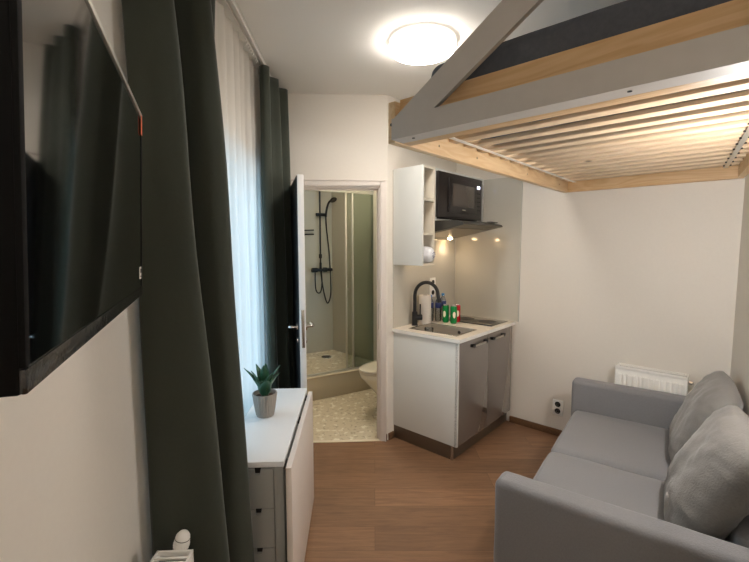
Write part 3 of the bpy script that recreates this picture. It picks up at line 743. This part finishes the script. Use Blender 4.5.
mwx0, mwx1 = 2.650, KD2 - 0.002
mc = Thing('wall_cabinet', 'white wall cabinet holding the built-in microwave above the range hood', 'cabinet', (3.03, 1.9, 1.745), K)
g = MB(); g.box(mwx0, mwx1, 1.765, KD1 - 0.008, 1.742, 1.758); g.box(mwx0, mwx1, 1.765, KD1 - 0.008, 2.119, 2.135)
g.box(mwx0, mwx0 + 0.016, 1.765, KD1 - 0.008, 1.758, 2.119); g.box(mwx1 - 0.016, mwx1, 1.765, KD1 - 0.008, 1.758, 2.119); g.box(mwx0 + .016, mwx1 - .016, KD1 - 0.02, KD1 - 0.008, 1.758, 2.119)
mc.part('carcass', g, 'kwhite')
mx0, mx1, mz0, mz1, my = 2.648, 3.325, 1.768, 2.112, 1.737
mw = Thing('microwave', 'black built-in microwave oven with a small lit clock, set in the wall cabinet', 'microwave', (3.0, 1.9, mz0), K)
g = MB(); g.box(mx0, mx1, my, 1.764, mz0, mz1, 0.003); mw.part('fascia', g, 'bezel')
g = MB(); g.box(mwx0 + 0.03, mx1 - 0.03, 1.764, KD1 - 0.04, 1.762, 2.10); mw.part('housing', g, 'dark')
g = MB(); g.box(2.775, 3.215, my - 0.016, my, 1.812, 2.072, 0.003); d = mw.part('oven_door', g, 'bezel')
g = MB(); g.box(2.822, 3.165, my - 0.018, my - 0.0155, 1.862, 2.035, 0.001); mw.part('door_window', g, 'mwwin', d, label='grey mesh window')
g = MB(); g.box(2.965, 3.025, my - 0.0175, my - 0.0155, 1.832, 1.842); mw.part('logo', g, 'steel', d)
g = MB(); g.box(3.236, 3.284, my - 0.003, my, 2.032, 2.054); pn = mw.part('display', g, 'display', label='lit clock display')
for i in range(5):
    g = MB()
    for j in range(2): g.box(3.245 + j * 0.028, 3.262 + j * 0.028, my - 0.003, my, 1.985 - i * 0.035, 1.995 - i * 0.035)
    mw.part('button_row', g, 'hood')

# range hood: wedge with the filter under it
hd = Thing('range_hood', 'slim dark under-cabinet range hood below the microwave, its lamps lit', 'range hood', (3.0, 1.8, 1.60), K)
hx0, hx1 = 2.650, 3.290
def wedge(xa, xb, pts): 
    m_ = MB(); m_.extr([(xa, y, z) for (y, z) in pts], (xb - xa, 0, 0)); return m_
g = wedge(hx0, hx1, [(KD1 - 0.008, 1.741), (1.60, 1.741), (1.53, 1.722), (1.522, 1.706), (1.54, 1.700), (KD1 - 0.008, 1.605)])
hd.part('body', g, 'hood')
# underside filter follows the sloping bottom
def under(y): return 1.700 + (1.605 - 1.700) * (y - 1.54) / (KD1 - 0.008 - 1.54)
g = MB()
g.extr([(hx0 + 0.04, 1.62, under(1.62) - 0.003), (hx0 + 0.04, 1.92, under(1.92) - 0.003), (hx0 + 0.04, 1.92, under(1.92) + 0.002), (hx0 + 0.04, 1.62, under(1.62) + 0.002)], (0.56, 0, 0))
hd.part('filter', g, 'hoodunder')
g = MB(); g.box(hx0 + 0.10, hx0 + 0.20, 1.530, 1.538, 1.708, 1.720); hd.part('badge', g, 'alu')
g = MB(); g.box(hx1 - 0.16, hx1 - 0.04, 1.545, 1.585, 1.7405, 1.745, 0.001); hd.part('switch', g, 'black')
for xb in (2.715, 3.19):
    yb = 1.965
    g = MB(); g.lathe([(0.026, under(yb) - 0.004), (0.026, under(yb) + 0.004)], (xb, yb, 0), 20); b_ = hd.part('lamp_ring', g, 'chrome')
    g = MB(); g.lathe([(0.008, under(yb) - 0.016), (0.021, under(yb) - 0.010), (0.023, under(yb) - 0.003)], (xb, yb, 0), 20); hd.part('bulb', g, 'bulb', b_)
    ld = bpy.data.lights.new('hood_light', 'SPOT'); ld.energy = HOOD_W; ld.color = (1.0, 0.80, 0.58); ld.spot_size = R(150); ld.spot_blend = 0.7; ld.shadow_soft_size = 0.02
    lo = bpy.data.objects.new('hood_light', ld); COL.objects.link(lo); lo.location = K.w((xb, yb, under(yb) - 0.03))

# ================================================================== THINGS ON THE WORKTOP
cans = 'drink cans beside the sink'
def make_can(body, name, label):
    t = Thing(name, label, 'can', (0, 0, 0), W0, cans)
    g = MB(); g.lathe([(0.021, 0.0), (0.0255, 0.006), (0.028, 0.014), (0.028, 0.134), (0.0245, 0.147)], (0, 0, 0), 28); b = t.part('can_body', g, body)
    g = MB(); g.lathe([(0.0245, 0.147), (0.025, 0.151), (0.0235, 0.152), (0.0225, 0.149), (0.01, 0.149)], (0, 0, 0), 28); t.part('lid', g, 'canwhite')
    g = MB(); g.box(-0.004, 0.012, -0.006, 0.006, 0.1495, 0.1515, 0.0005); t.part('pull_tab', g, 'canwhite')
    g = MB()
    def pr(u, v):
        a = -2.05 + (u - 0.5) * 0.9; zc = 0.075 + (v - 0.5) * 0.055; 
        w_ = math.sqrt(max(0.0, 1 - (2 * v - 1) ** 2)) * 0.9 + 0.1
        a = -1.62 + (u - 0.5) * 0.85 * w_
        return Vector((0.0284 * math.cos(a), 0.0284 * math.sin(a), zc))
    g.grid(pr, 9, 9); t.part('printed_mark', g, 'cream', b)
    return t.e
can = make_can('green', 'drink_can', 'slim green drink can nearest the front, next to the sink')
can.location = K.w((2.985, 1.795, 0.9))
dup(can, K.w((2.985, 1.872, 0.9)), -0.6, 'slim green drink can behind the front green one, nearer the tap')
can2 = make_can('red', 'drink_can', 'slim red drink can beside the two green ones')
can2.location = K.w((3.070, 1.812, 0.9))

t = Thing('water_bottle', 'clear water bottle closest to the paper towel roll', 'bottle', (0, 0, 0), W0, 'water bottles behind the cans')
g = MB(); g.lathe([(0.022, 0), (0.027, 0.006), (0.028, 0.05), (0.0265, 0.06), (0.028, 0.07), (0.028, 0.15), (0.024, 0.175), (0.012, 0.200), (0.0115, 0.212)], (0, 0, 0), 24); bo = t.part('bottle_body', g, 'pet')
g = MB(); g.lathe([(0.0286, 0.118), (0.0288, 0.119), (0.0288, 0.160), (0.0286, 0.161)], (0, 0, 0), 24); t.part('label_band', g, 'bluelabel')
g = MB(); g.lathe([(0.0135, 0.208), (0.014, 0.210), (0.014, 0.226), (0.012, 0.228)], (0, 0, 0), 20); t.part('cap', g, 'bluecap')
t.e.location = K.w((2.950, 2.005, 0.9))
dup(t.e, K.w((2.990, 1.950, 0.9)), 0.5, 'clear water bottle in the middle of the three')
dup(t.e, K.w((3.125, 1.990, 0.9)), 1.1, 'clear water bottle farthest right, behind the front green can')

t = Thing('paper_towel_roll', 'white paper towel roll standing behind the black tap', 'paper towel roll', (2.838, 1.985, 0.9), K)
g = MB(); g.lathe([(0.018, 1.138), (0.050, 1.138), (0.0515, 1.135), (0.0515, 0.903), (0.050, 0.900)], (2.838, 1.985, 0), 36); t.part('roll', g, 'paper')
g = MB(); g.lathe([(0.018, 1.10), (0.018, 1.140), (0.015, 1.1405)], (2.838, 1.985, 0), 20); t.part('core', g, 'pot')

t = Thing('drinking_glass', 'small clear tumbler standing inside the steel sink', 'glass', (2.64, 1.80, 0.76), K)
g = MB(); g.lathe([(0.025, 0.760), (0.036, 0.915), (0.034, 0.915), (0.024, 0.766)], (2.632, 1.80, 0), 28); t.part('tumbler', g, 'pet')

t = Thing('plastic_bag', 'crumpled white plastic film bag with small dark print in the lowest compartment of the shelf', 'bag', (2.56, 1.87, uz0 + 0.016), K)
g = MB()
def bg_(u, v):
    a = 2 * PI * u; ph = PI * v
    r = (math.sin(ph) ** 0.75)
    p = Vector((2.572 + 0.054 * r * math.cos(a), 1.800 + 0.080 * r * math.sin(a), uz0 + 0.018 + 0.062 - 0.062 * math.cos(ph)))
    q_ = noise.noise(p * 45) * 0.005
    return p + Vector((q_, q_, q_ * 0.0))
g.grid(bg_, 32, 18, True); t.part('film', g, 'bag', angle=80)
g = MB()
for k in range(7):
    a = k * 0.9; c_ = Vector((2.572 + 0.016 * math.cos(a), 1.800 - 0.079, uz0 + 0.08 + 0.018 * math.sin(a)))
    g.box(c_.x - 0.003, c_.x + 0.003, c_.y - 0.002, c_.y + 0.001, c_.z - 0.003, c_.z + 0.003)
t.part('print', g, 'bluelabel')

# outlets
def outlet(name, label, frame, x, wall, z, axis, w_=0.081, h_=0.125):
    if axis == 'x':   # plate on plane x = wall, facing -x ; spans along y
        o = Thing(name, label, 'socket', (wall, x, z), frame)
        g = MB(); g.box(wall - 0.010, wall, x - w_ / 2, x + w_ / 2, z - h_ / 2, z + h_ / 2, 0.002); pl_ = o.part('plate', g, 'plastic')
        for zz_ in (z + 0.028, z - 0.028):
            q_ = Vector((-1, 0, 0)).to_track_quat('Z', 'Y').to_matrix()
            g = MB(); g.lathe([(0.0215, 0), (0.0215, 0.0025)], (wall - 0.009, x, zz_), 24, q_); s_ = o.part('socket', g, 'dark')
            g = MB(); g.lathe([(0.017, 0), (0.015, 0.001)], (wall - 0.0105, x, zz_ - 0.001), 20, q_); o.part('socket_face', g, 'kshelf', s_)
    else:
        o = Thing(name, label, 'socket', (x, wall, z), frame)
        g = MB(); g.box(x - w_ / 2, x + w_ / 2, wall - 0.010, wall, z - h_ / 2, z + h_ / 2, 0.002); o.part('plate', g, 'plastic')
        for zz_ in (z + 0.045, z - 0.045):
            q_ = Vector((0, -1, 0)).to_track_quat('Z', 'Y').to_matrix()
            g = MB(); g.lathe([(0.021, 0), (0.021, 0.0025)], (x, wall - 0.009, zz_), 24, q_); o.part('socket', g, 'dark')
    return o
outlet('wall_socket', 'white double socket low on the wall between kitchen and sofa', K, 1.068, KD2, 0.237, 'x')
outlet('wall_socket', 'white double socket on the splash panel behind the tap', K, 3.03, KD1 - 0.006, 1.185, 'y', 0.08, 0.17)

# ================================================================== WALL RADIATOR BEHIND SOFA
q0, q1, qz0, qz1 = 0.235, 0.650, 0.12, 0.70
xb0, xb1 = 3.295, 3.385     # front and back
rd = Thing('radiator', 'small white ribbed panel radiator on the wall behind the sofa arm', 'radiator', (3.38, 0.44, qz0), K)
g = MB(); g.box(xb0 + 0.006, xb0 + 0.014, q0 + 0.004, q1 - 0.004, qz0, qz1 - 0.012, 0.002); g.box(xb1 - 0.014, xb1 - 0.006, q0 + 0.004, q1 - 0.004, qz0, qz1 - 0.012, 0.002); rd.part('panel', g, 'radiator')
n = 12; st_ = (q1 - q0 - 0.03) / n
for i in range(n):
    g = MB(); g.box(xb0 - 0.009, xb0 + 0.007, q0 + 0.015 + i * st_ + 0.005, q0 + 0.015 + (i + 1) * st_ - 0.005, qz0 + 0.03, qz1 - 0.055, 0.003); rd.part('rib', g, 'radiator')
g = MB(); g.box(xb0, xb0 + 0.005, q0, q1, qz1 - 0.02, qz1, 0.001); g.box(xb1 - 0.005, xb1, q0, q1, qz1 - 0.02, qz1, 0.001)
g.box(xb0, xb1, q0, q0 + 0.006, qz0 + 0.01, qz1, 0.002); g.box(xb0, xb1, q1 - 0.006, q1, qz0 + 0.01, qz1, 0.002)
k = q0 + 0.014
while k < q1 - 0.014: g.box(xb0 + 0.003, xb1 - 0.003, k, k + 0.006, qz1 - 0.006, qz1 - 0.002); k += 0.0125
rd.part('top_grille', g, 'radiator')
g = MB(); g.box(xb0 + 0.016, xb1 - 0.016, q0 + 0.01, q1 - 0.01, qz0 + 0.02, qz1 - 0.015); rd.part('dark_core', g, 'dark')  # dark filler block, painted shade between the grille slots
g = MB(); g.cyl((3.34, q0 + 0.002, qz1 - 0.045), (3.34, q0 - 0.03, qz1 - 0.045), 0.009); g.cyl((3.34, q0 - 0.008, qz1 - 0.045), (3.34, q0 - 0.022, qz1 - 0.045), 0.014, seg=6); rd.part('vent_valve', g, 'chrome')
for yv in (0.33, 0.55):
    g = MB(); g.cyl((xb1 - 0.003, yv, 0.4), (KD2, yv, 0.4), 0.012); rd.part('bracket', g, 'radiator')

# ================================================================== SOFA
so = Thing('sofa', 'grey fabric two-seat sofa with thin straight arms against the right wall', 'sofa', (-1.0, 0.45, 0), SF)
def soft(x0, x1, y0, y1, z0, z1, bev, seg=5, wig=0.002, sc_=9, cuts=14):
    mb = MB()
    r = bmesh.ops.create_cube(mb.bm, size=1.0)
    for v in r['verts']:
        v.co = Vector(((x0 + x1) / 2 + v.co.x * abs(x1 - x0), (y0 + y1) / 2 + v.co.y * abs(y1 - y0), (z0 + z1) / 2 + v.co.z * abs(z1 - z0)))
    bmesh.ops.bevel(mb.bm, geom=list(mb.bm.edges), offset=bev, segments=seg, profile=0.5, affect='EDGES')
    big = [e for e in mb.bm.edges if e.calc_length() > 0.12]
    bmesh.ops.subdivide_edges(mb.bm, edges=big, cuts=cuts, use_grid_fill=True)
    for v in mb.bm.verts:
        nn = noise.noise(v.co * sc_) * wig
        v.co += Vector((nn, noise.noise(v.co * sc_ + Vector((5, 3, 1))) * wig, nn))
    return mb
so.part('arm', soft(-0.285, -0.175, 0.012, 0.872, 0.07, 0.605, 0.030), 'sofa', angle=80)
so.part('arm', soft(-1.825, -1.705, 0.012, 0.872, 0.07, 0.605, 0.030), 'sofa', angle=80)
so.part('base', soft(-1.70, -0.29, 0.05, 0.83, 0.10, 0.275, 0.02, 3), 'sofa', angle=80)
so.part('backrest', soft(-1.70, -0.29, 0.015, 0.115, 0.20, 0.605, 0.028), 'sofa', angle=80)
def seat(xa, xb):
    mb = soft(xa, xb, 0.125, 0.845, 0.28, 0.405, 0.035, 5, 0.002)
    for v in mb.bm.verts:
        if v.co.z > 0.36:
            u = (v.co.x - xa) / (xb - xa) * 2 - 1; w_ = (v.co.y - 0.125) / 0.72 * 2 - 1
            v.co.z += 0.014 * max(0, 1 - u ** 4) * max(0, 1 - w_ ** 4)
    return mb
so.part('seat_cushion', seat(-1.700, -1.003), 'sofa', angle=80)
so.part('seat_cushion', seat(-0.997, -0.292), 'sofa', angle=80)
for (lx, ly) in ((-1.76, 0.08), (-1.76, 0.80), (-0.24, 0.08), (-0.24, 0.80)):
    g = MB(); g.cyl((lx, ly, 0.0), (lx, ly, 0.075), 0.018, 0.024); so.part('leg', g, 'black')

def pillow(w_, h_, t_, seed, droop=0.0):
    mb = MB(); n_ = 44
    def prof(u, v):
        a = max(0.0, 1 - abs(u) ** 3.2); b = max(0.0, 1 - abs(v) ** 3.0)
        return (a * b) ** 0.48
    def pos(u, v, s_):
        cu = (1 - 0.07 * (1 - abs(v) ** 2) * 0); 
        # corners pulled in slightly at sides (soft outline)
        x = w_ / 2 * u * (1 - 0.05 * (1 - v * v) * 0 - 0.06 * (v * v) * (abs(u) ** 3) * 1.0)
        z = h_ / 2 * v * (1 - 0.10 * (u * u) * (abs(v) ** 3))
        p_ = prof(u, v)
        wr = noise.noise(Vector((u * 1.6 + seed, v * 1.6, s_ * 2.0))) * 0.010 + abs(noise.noise(Vector((u * 2.2 + v * 3.0 + seed, v * 1.2 - u, s_ * 3)))) * 0.008 + noise.noise(Vector((u * 7 + seed, v * 5, s_ * 5))) * 0.0035 + noise.noise(Vector((u * 2.5 + 0.6 * v + seed, v * 13 + u * 2, s_ * 4))) * 0.007 * max(0.0, abs(v) * 0.8 + abs(u) * 0.5 - 0.15)
        edge = (abs(u) ** 4 + abs(v) ** 4)
        wr += 0.006 * math.sin((u * 3 + v * 17) * 1.5 + 3 * noise.noise(Vector((u * 3, v * 3, seed)))) * max(0, min(1, edge)) * p_
        y = s_ * (t_ / 2 * p_) + wr * p_ * s_
        return Vector((x, y, z + h_ / 2))
    for s_ in (-1, 1):
        g_ = [[mb.bm.verts.new(pos(2 * i / (n_ - 1) - 1, 2 * j / (n_ - 1) - 1, s_)) for i in range(n_)] for j in range(n_)]
        for j in range(n_ - 1):
            for i in range(n_ - 1): mb.bm.faces.new((g_[j][i], g_[j][i + 1], g_[j + 1][i + 1], g_[j + 1][i]))
    bmesh.ops.remove_doubles(mb.bm, verts=mb.bm.verts, dist=0.0005)
    bmesh.ops.recalc_face_normals(mb.bm, faces=mb.bm.faces)
    return mb
def place_pillow(label, loc, tilt, rz, w_, h_, t_, seed, roll=0):
    o = single('cushion', pillow(w_, h_, t_, seed), 'sofa_back', label, 'cushion', (0, 0, 0), W0, 'grey back cushions on the sofa', angle=180)
    o.location = SF.w(loc)
    o.rotation_euler = (Matrix.Rotation(SF.a + R(rz), 3, 'Z') @ Matrix.Rotation(R(tilt), 3, 'X') @ Matrix.Rotation(R(roll), 3, 'Y')).to_euler()
    return o
place_pillow('plump grey back cushion at the far end of the sofa, near the radiator', (-0.645, 0.262, 0.405), 25, 0, 0.68, 0.49, 0.17, 3)
place_pillow('plump grey back cushion at the near end of the sofa', (-1.345, 0.270, 0.402), 25, 0, 0.68, 0.52, 0.18, 11, 2)

# ================================================================== LOFT BED
T58 = math.tan(R(5.8))
def wally(x): return 0.03 - (KD2 - x) * T58      # kitchen-frame y of the right wall at x
bd = Thing('loft_bed', 'wooden loft bed under the ceiling with slatted base, pale grey front beam and diagonal brace', 'bed', (2.3, 0.5, 1.96), K)
g = MB(); g.extr([(1.242, 1.030, 1.958), (1.314, 1.030, 1.958), (1.314, 1.030, 2.035), (1.242, 1.030, 2.035)], (0, wally(1.26) - 1.030 + 0.008, 0)); bd.part('front_beam', g, 'greywood', label='pale grey painted front beam')
# brace in the beam's plane up to the ceiling
zt = H - 0.001
def br(zv, a): return a - (zv - 2.035) / 0.62
g = MB(); yb0, yb1 = 1.022, 0.842
s_ = 0.622
pts = [(1.243, yb0, 2.034), (1.243, yb1, 2.034), (1.243, yb1 - (zt - 2.034) / s_, zt), (1.243, yb0 - (zt - 2.034) / s_ , zt)]
g.extr(pts, (0.018, 0, 0)); bd.part('diagonal_brace', g, 'greywood', label='grey diagonal brace')
g = MB(); g.box(1.316, 1.383, wally(1.33) + 0.01, 1.048, 1.962, 2.128, 0.002); bd.part('side_rail', g, 'pine_y')
g = MB(); g.box(1.288, KD2 - 0.002, 1.050, 1.085, 1.960, 2.118, 0.002); bd.part('end_rail', g, 'pine')
g = MB(); g.box(KD2 - 0.036, KD2 - 0.002, wally(KD2) + 0.004, 1.048, 1.960, 2.100, 0.002); bd.part('side_rail', g, 'pine_y')
g = MB(); g.prism([(1.386, wally(1.386) + 0.003), (KD2 - 0.04, wally(KD2 - 0.04) + 0.003), (KD2 - 0.04, wally(KD2 - 0.04) + 0.038), (1.386, wally(1.386) + 0.038)], 1.965, 2.112); bd.part('end_rail', g, 'pine')
g = MB()
i = 0; x = 1.405
slx = []
while x < 3.36:
    slx.append(x); x += 0.1335
for x in slx:
    x_e = min(x + 0.062, 3.378)
    ya = wally(x) + 0.042
    g.box(x, x_e, ya, 1.046, 2.031, 2.049, 0.003)
bd.part('slats', g, 'slat')
g = MB(); g.box(1.39, 3.375, 0.985, 1.008, 2.0285, 2.0305); bd.part('slat_strap', g, 'plastic')
g = MB()
def strap_y(x): return wally(x) + 0.088
g.prism([(1.39, strap_y(1.39)), (3.375, strap_y(3.375)), (3.375, strap_y(3.375) + 0.022), (1.39, strap_y(1.39) + 0.022)], 2.027, 2.0305); bd.part('slat_strap', g, 'alu')
for x in slx:
  g = MB()
  for dy in (-0.004, 0.026): g.cyl((x + 0.004, strap_y(x) + dy, 2.024), (x + 0.004, strap_y(x) + dy, 2.031), 0.005, seg=10)
  bd.part('strap_rivet_pair', g, 'black')
for yv in (0.25, 0.95):
    g = MB(); g.cyl((1.275, yv, 1.9565), (1.275, yv, 1.9585), 0.006, seg=10); bd.part('screw', g, 'dark')
for xv in (1.44, 1.60, 1.95, 2.6, 3.2):
    g = MB(); g.cyl((xv, 1.0485, 2.0), (xv, 1.0515, 2.0), 0.0045, seg=10); bd.part('screw', g, 'steel')
g = MB(); g.cyl((1.2885, 1.067, 2.03), (1.2850, 1.067, 2.03), 0.006, seg=10); bd.part('screw', g, 'steel')

g = soft(1.392, KD2 - 0.045, -0.02, 0.982, 2.052, 2.268, 0.05, 5, 0.016, 6, 20)
for v in g.bm.verts:
    if v.co.y < 0.3: v.co.y += (wally(v.co.x) + 0.045 + 0.02) * (1 - max(0, v.co.y + 0.02) / 0.32)
single('mattress', g, 'mattress', 'dark grey covered mattress lying on the loft bed', 'mattress', (2.3, 0.5, 2.05), K, angle=80)

# reading lamp on the right wall, under the bed
rl = Thing('wall_lamp', 'small white globe lamp on the right wall under the loft bed', 'lamp', (-1.40, 0.0, 1.62), SF)
g = MB(); g.cyl((-1.40, 0.0, 1.62), (-1.40, 0.010, 1.62), 0.04); g.cyl((-1.40, 0.010, 1.62), (-1.40, 0.02, 1.62), 0.02); rl.part('mount', g, 'plastic')
g = MB(); g.lathe([(0.045 * math.sin(PI * k / 16) + 0.0005, 1.62 - 0.045 * math.cos(PI * k / 16)) for k in range(17)], (-1.40, 0.062, 0), 32); rl.part('globe', g, 'sconce')

# ================================================================== BATHROOM THINGS
# shower enclosure: rails, posts and panes
se = Thing('shower_screen', 'glass shower screen with satin aluminium posts on the raised shower edge', 'shower screen', (0.3, 0.03, 0.246), BF)
g = MB(); g.box(-0.60, 0.94, 0.016, 0.050, 2.085, 2.125, 0.003); se.part('rail', g, 'alu'); g = MB(); g.box(-0.60, 0.94, 0.018, 0.048, 0.2355, 0.262, 0.002); se.part('rail', g, 'alu')
for xa in (0.408, 0.478):
    g = MB(); yo = 0.040 if xa < 0.44 else 0.026
    g.box(xa, xa + 0.016, yo - 0.012, yo + 0.010, 0.262, 2.085, 0.003); se.part('post', g, 'alu')
g = MB(); g.box(0.494, 0.910, 0.022, 0.028, 0.262, 2.085); se.part('pane', g, 'shglass')
g = MB(); g.box(0.424, 0.910, 0.039, 0.044, 0.262, 2.085); se.part('pane', g, 'shglass')
g = MB(); g.cyl((0.432, 0.038, 1.10), (0.432, 0.000, 1.10), 0.008); g.cyl((0.432, 0.002, 1.10), (0.432, -0.012, 1.10), 0.015); se.part('knob', g, 'chrome')

# shower set on the back wall of the shower
WB = 1.02
def bfx(px_w, py_w): # world to shower frame x
    v = SF
    d = Vector((px_w, py_w, 0)) - BF.o; return (BF.m.transposed() @ d).x
rxk = bfx(-0.405, 5.155)
ss = Thing('shower_set', 'black shower rail with hand shower, hose and thermostatic mixer on the tiled wall', 'shower', (rxk, WB, 1.2), BF)
yy = WB - 0.045
g = MB(); g.cyl((rxk, yy, 1.33), (rxk, yy, 2.30), 0.010); g.cyl((rxk, yy, 2.24), (rxk, WB, 2.24), 0.010); g.lathe([(0.018, 1.395), (0.02, 1.40), (0.02, 1.44), (0.018, 1.445)], (rxk, yy, 0)); g.cyl((rxk, yy, 1.26), (rxk, yy, 1.34), 0.015); ss.part('riser_rail', g, 'black')
g = MB(); g.cyl((rxk - 0.055, yy - 0.012, 1.93), (rxk + 0.06, yy - 0.012, 1.93), 0.019); ss.part('slider', g, 'black')
hx, hz = rxk + 0.055, 1.93
g = MB(); g.tube([(hx, yy - 0.05, hz - 0.03), (hx + 0.010, yy - 0.055, hz + 0.06), (hx + 0.03, yy - 0.075, hz + 0.14), (hx + 0.05, yy - 0.10, hz + 0.17)], 0.013)
dq = Vector((0.15, -0.55, -0.80)).normalized().to_track_quat('Z', 'Y').to_matrix()
g.lathe([(0.015, -0.02), (0.042, -0.006), (0.046, 0.006), (0.040, 0.011)], (hx + 0.07, yy - 0.12, hz + 0.175), 24, dq); ss.part('hand_shower', g, 'black')
g = MB(); g.cyl((rxk - 0.09, yy, 1.25), (rxk + 0.155, yy, 1.25), 0.019); g.cyl((rxk - 0.115, yy, 1.25), (rxk - 0.05, yy, 1.25), 0.029); g.cyl((rxk + 0.04, yy, 1.25), (rxk + 0.08, yy, 1.25), 0.028); g.cyl((rxk - 0.06, yy, 1.25), (rxk - 0.06, WB, 1.25), 0.022); g.cyl((rxk + 0.075, yy, 1.25), (rxk + 0.075, WB, 1.25), 0.022); ss.part('mixer', g, 'black')
g = MB(); g.tube([(hx, yy - 0.05, hz - 0.03), (hx + 0.008, yy - 0.05, 1.75), (hx + 0.045, yy - 0.04, 1.45), (hx + 0.065, yy - 0.03, 1.10), (hx + 0.06, yy - 0.03, 0.92), (hx + 0.02, yy - 0.03, 0.83), (rxk + 0.04, yy - 0.02, 0.93), (rxk + 0.015, yy - 0.01, 1.08), (rxk, yy, 1.23)], 0.008, 10); ss.part('hose', g, 'black')
g = MB(); g.tube([(rxk - 0.075, yy, 1.23), (rxk - 0.075, yy - 0.01, 1.03), (rxk - 0.045, yy - 0.01, 0.965), (rxk - 0.005, yy - 0.01, 0.985), (rxk + 0.012, yy - 0.01, 1.10), (rxk + 0.008, yy, 1.24)], 0.0075, 10); ss.part('lower_hose', g, 'black')

hkx = bfx(-0.53, 5.09)
hk = Thing('towel_hook', 'black double hook rail on the tiled shower wall, left of the shower rail', 'hook', (hkx, WB, 1.7), BF)
g = MB(); g.box(hkx - 0.09, hkx - 0.05, WB - 0.012, WB, 1.665, 1.79, 0.002)
for z_ in (1.735, 1.685): g.tube([(hkx - 0.08, WB - 0.01, z_), (hkx - 0.06, WB - 0.05, z_), (hkx + 0.05, WB - 0.055, z_ + 0.004)], 0.009)
hk.part('hooks', g, 'black')

dv = Thing('floor_drain', 'round metal drain in the shower floor', 'drain', (0.12, 0.62, 0.205), BF)
ddx, ddy = 0.50, 0.74
g = MB(); g.lathe([(0.062, 0.205), (0.060, 0.212), (0.045, 0.212)], (ddx, ddy, 0), 28); dv.part('ring', g, 'steel')
g = MB(); g.lathe([(0.044, 0.210), (0.040, 0.216), (0.01, 0.217)], (ddx, ddy, 0), 28); dv.part('cover', g, 'hood')

# toilet, wall hung on the right bathroom wall, pointing left
TX = 0.720; TYc = -0.60
tl_ = Thing('toilet', 'white wall-hung toilet just inside the bathroom doorway', 'toilet', (TX - 0.25, TYc, 0.25), BF)
def egg(u, rw, rl, xc):
    a = 2 * PI * u; c_ = math.cos(a); s_ = math.sin(a)
    return (xc - rl * c_ * (1.0 if c_ > 0 else 0.95), TYc + rw * s_ * (1 - 0.10 * c_))
xc = TX - 0.245
g = MB()
lev = [(0.09, 0.14, 0.05, 0.165), (0.10, 0.12, 0.055, 0.20), (0.16, 0.15, 0.04, 0.26), (0.24, 0.19, 0.015, 0.330), (0.245, 0.195, 0, 0.395), (0.25, 0.18, 0, 0.405)]
lev = [(0.085, 0.13, 0.09, 0.15), (0.115, 0.165, 0.06, 0.22), (0.15, 0.205, 0.03, 0.30), (0.172, 0.235, 0.0, 0.365), (0.178, 0.243, 0.0, 0.40), (0.170, 0.235, 0.0, 0.406)]
def bowl(u, v):
    t_ = v * (len(lev) - 1); i_ = min(int(t_), len(lev) - 2); f_ = t_ - i_
    rw, rl, dx_, z_ = [lev[i_][k] * (1 - f_) + lev[i_ + 1][k] * f_ for k in range(4)]
    p = egg(u, rw, rl, xc + dx_); return Vector((min(p[0], TX - 0.001), p[1], z_))
g.grid(bowl, 48, 16, True)
g.box(TX - 0.10, TX - 0.001, TYc - 0.15, TYc + 0.15, 0.16, 0.40, 0.02)
tl_.part('bowl', g, 'ceramic', angle=60)
for nm, z0_, z1_, sc_ in (('seat', 0.408, 0.424, 1.0), ('lid', 0.427, 0.446, 1.0)):
    g = MB()
    lv = [(0.0, z0_), (0.172, z0_), (0.181, z0_ + 0.004), (0.181, z1_ - 0.006), (0.172, z1_), (0.10, z1_ + 0.003), (0.0, z1_ + 0.003)]
    def rg(u, v):
        t_ = v * (len(lv) - 1); i_ = min(int(t_), len(lv) - 2); f_ = t_ - i_
        r_ = lv[i_][0] * (1 - f_) + lv[i_ + 1][0] * f_; z_ = lv[i_][1] * (1 - f_) + lv[i_ + 1][1] * f_
        p = egg(u, r_, r_ * 0.247 / 0.181, xc); return Vector((min(p[0], TX - 0.03), p[1], z_))
    g.grid(rg, 48, 13, True); tl_.part(nm, g, 'ceramic', angle=50)

SC.cycles.max_bounces = 10
SC.cycles.diffuse_bounces = 5
SC.cycles.transparent_max_bounces = 12
SC.cycles.sample_clamp_indirect = 4.0
